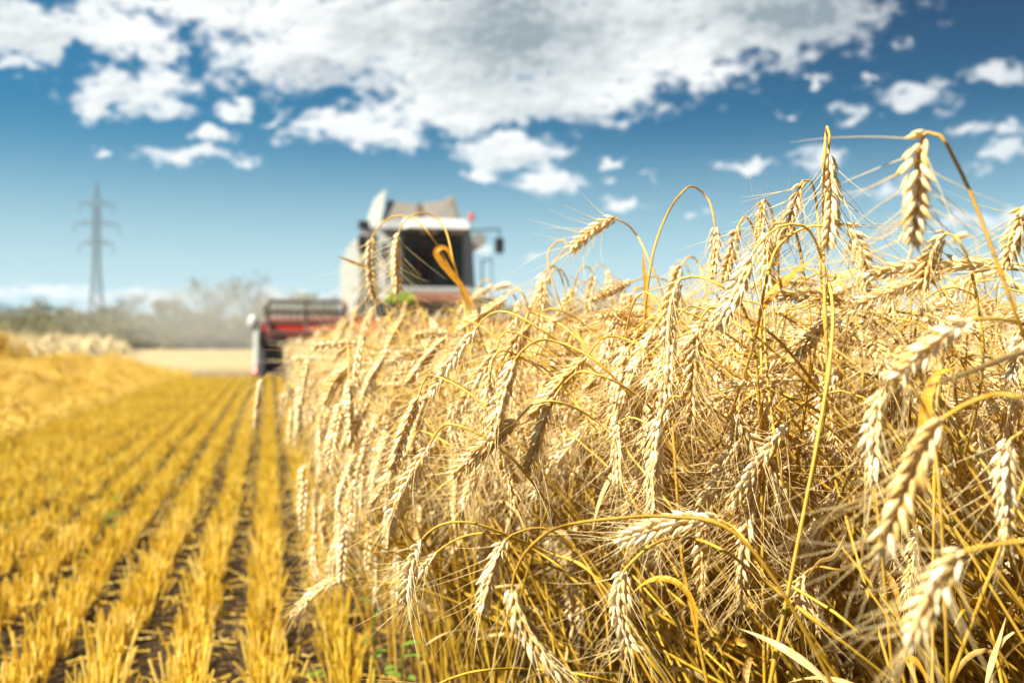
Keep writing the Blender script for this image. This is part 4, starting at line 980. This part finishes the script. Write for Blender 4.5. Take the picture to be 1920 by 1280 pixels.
tag(link('wheat_crop', mesh_from('wheat_crop', parts, MATS)), 'standing ripe wheat behind the nearest stalks, up to the harvester', 'wheat', kind='stuff')

# labels of the plain stalks: placed by the nearest stalk that has a look of its own
heroes = [s for s in stalk_info if s[1]]
HNAME = {'tall folded': 'the tallest folded ear', 'big blurred': 'the big blurred sky ear', 'hooked left of tall': 'the hooked ear beside the tallest', 'short upright': 'the small hooked sky ear', 'horizontal': 'the horizontal sky ear',
 'big loop': 'the ear of the big stem loop', 'right of loop': 'the tight hooked ear by the loop', 'plump centre': 'the plump skyline ear', 'thick diagonal': 'the thick diagonal ear', 'right of tall': 'the ear right of the tallest', 'thick right': 'the thick bright ear under the blurred one',
 'right edge': 'the ear entering at the right edge', 'centre skyline': 'the skyline ear below the loop', 'slim third': 'the slim skyline ear', 'pair left': 'the left cab ear', 'pair right': 'the right cab ear', 'edge droop': 'the drooping ear under the header', 'lone left': 'the lone ear over the stubble',
 'edge low left': 'the low ear at the crop edge', 'mid arch': 'the ear under the low flat arch', 'arch wide left': 'the left wide arch ear', 'arch wide right': 'the right wide arch ear', 'centre bright': 'the long bright centre ear', 'centre bright low': 'the pale ear beneath the centre one',
 'low pair left': 'the left low pair ear', 'low pair right': 'the short dark low ear', 'low middle': 'the bottom middle ear', 'bottom big': 'the big bottom edge ear', 'flat long': 'the long flat ear', 'bottom hanger': 'the ear on the bottom right arch', 'big blurred right': 'the big blurred right foreground ear',
 'big blurred low': 'the blurred bottom corner ear', 'blurred vertical': 'the pale vertical right ear', 'right blur': 'the blurred ear at the right edge', 'near arm': 'the near ear reaching in from the right', 'flat skyline': 'the brown flat skyline ear', 'below flat': 'the ear beneath the brown flat one',
 'upright broken': 'the thick upright stalk', 'low spill': 'the low ear over the stubble', 'bottom arc': 'the ear cut off below', 'spill mid': 'the free ear at the left face', 'lower hook': 'the small shaded hooked ear', 'pale edge tip': 'the pale ear curling over the stubble', 'bare left': 'the ear on the thin round loop'}
DIRN = ['right of', 'up and right of', 'above', 'up and left of', 'left of', 'down and left of', 'below', 'down and right of']
plainst = [s for s in stalk_info if not s[1]]
allc = np.array([[s[2], s[3]] for s in plainst]); used = {}
opts = []
for k, s in enumerate(plainst):
    for h in heroes:
        dx, dy = s[2] - h[2], h[3] - s[3]; dist = math.hypot(dx, dy)
        opts.append((dist, k, h[1], int(round(math.degrees(math.atan2(dy, dx)) / 45)) % 8))
opts.sort(); done = set(); rank = {}
for dist, k, hid, di in opts:
    c = rank.setdefault((hid, di), 0); 
    if c >= 2:
        rank[(hid, di)] += 1; continue
    rank[(hid, di)] += 1
    if k in done: continue
    done.add(k); s = plainst[k]
    tag(s[0], ('wheat ear ' + ('next ' if c == 0 else 'second ') + DIRN[di] + ' ' + HNAME[hid]), 'wheat stalk', 'wheat stalks at the near edge of the crop')
for k, s in enumerate(plainst):
    if k not in done: tag(s[0], 'bearded golden wheat stalk in the dense tangle of the near crop', 'wheat stalk', 'wheat stalks at the near edge of the crop')
print('LABELLED', len(done), 'of', len(plainst))

# ------------------------------------------------------------------ small green weeds
def weed(px, py, z, d, label, n, size, seed):
    rng = np.random.default_rng(seed); p = P(px, py, d); t = empty('weed_plant', (p[0], p[1], 0)); tag(t, label, 'weed', 'green weeds at the foot of the crop')
    zt = p[2]; st = catmull([(0, 0, 0), (rng.normal(0, .01), rng.normal(0, .01), zt * .6), (0, 0, zt)], 5); v, f = tube(st, .0012, 5)
    link('stem', mesh_from('stem', [(v, f, 0)], [M_WEED]), t)
    for i in range(n):
        a = i * 2.4 + rng.uniform(0, .5); b = st[int(len(st) * rng.uniform(.5, .98))]
        q = np.array([b + np.array([math.cos(a) * r, math.sin(a) * r, .35 * r - 7 * r * r]) for r in np.linspace(0, size, 9)])
        T = norm(np.gradient(q, axis=0)); S_ = norm(np.cross(T, [0, 0, 1.])); s = np.linspace(0, 1, 9); wv = size * .55 * np.sin(np.pi * (s * .93 + .05)) ** .8
        o = np.array([-.5, -.25, 0, .25, .5]); V = q[:, None] + wv[:, None, None] * (o[None, :, None] * S_[:, None] + np.array([0, 0, .25])[None, None] * np.abs(o)[None, :, None])
        link('leaf', mesh_from('leaf', [(V.reshape(-1, 3), quadgrid(9, 5, False), 0)], [M_WEED]), t)
weed(752, 1212, .1, 1.62, 'bright green broad leaved weed at the bottom edge below the low pair of ears', 6, .035, 1)
weed(700, 1105, .1, 1.75, 'small green weed at the crop edge left of the low pair of ears', 5, .028, 2)
weed(652, 772, .3, 2.9, 'blurred green weed poking out of the wheat below the header', 6, .04, 3)
weed(598, 1262, .05, 2.1, 'tiny green weed on the soil beside the first stubble row', 5, .025, 4)
weed(215, 935, .06, 3.2, 'green weed between stubble rows in the left middle', 5, .04, 5)

# ------------------------------------------------------------------ air: haze over the plain and dust behind the harvester
def vol(name, col, dens, aniso=.2):
    m, n, out = new_mat(name); v = n.n('ShaderNodeVolumePrincipled'); v.inputs['Color'].default_value = (*col, 1); v.inputs['Density'].default_value = dens; v.inputs['Anisotropy'].default_value = aniso
    n.t.links.new(v.outputs[0], out.inputs['Volume']); return m
bm = bmesh.new(); box(bm, -950, 950, -260, 950, -4, 33, 0); o = bobj('haze', bm, vol('pale_haze', (.62, .84, 1.0), .0005, 0.0), None); tag(o, 'thin pale haze over the whole field', 'haze', kind='stuff')
for i, (px, py, d, rx, ry, rz, de) in enumerate([(440, 640, 46, 5.0, 9, 2.0, .024), (380, 640, 62, 8.5, 12, 2.3, .012)]):
    bm = bmesh.new(); c = P(px, py, d); bmesh.ops.create_icosphere(bm, subdivisions=4, radius=1.0, matrix=Matrix.Translation((c[0], c[1], rz * .9 + .02)) @ Matrix.Diagonal((rx, ry, rz * .85, 1)))
    o = bobj('dust_cloud', bm, vol('field_dust', (.92, .86, .72), de), None, True); tag(o, ['pale dust drifting left behind the harvester header', 'fainter dust in front of the tall sparse trees'][i], 'dust', kind='stuff')
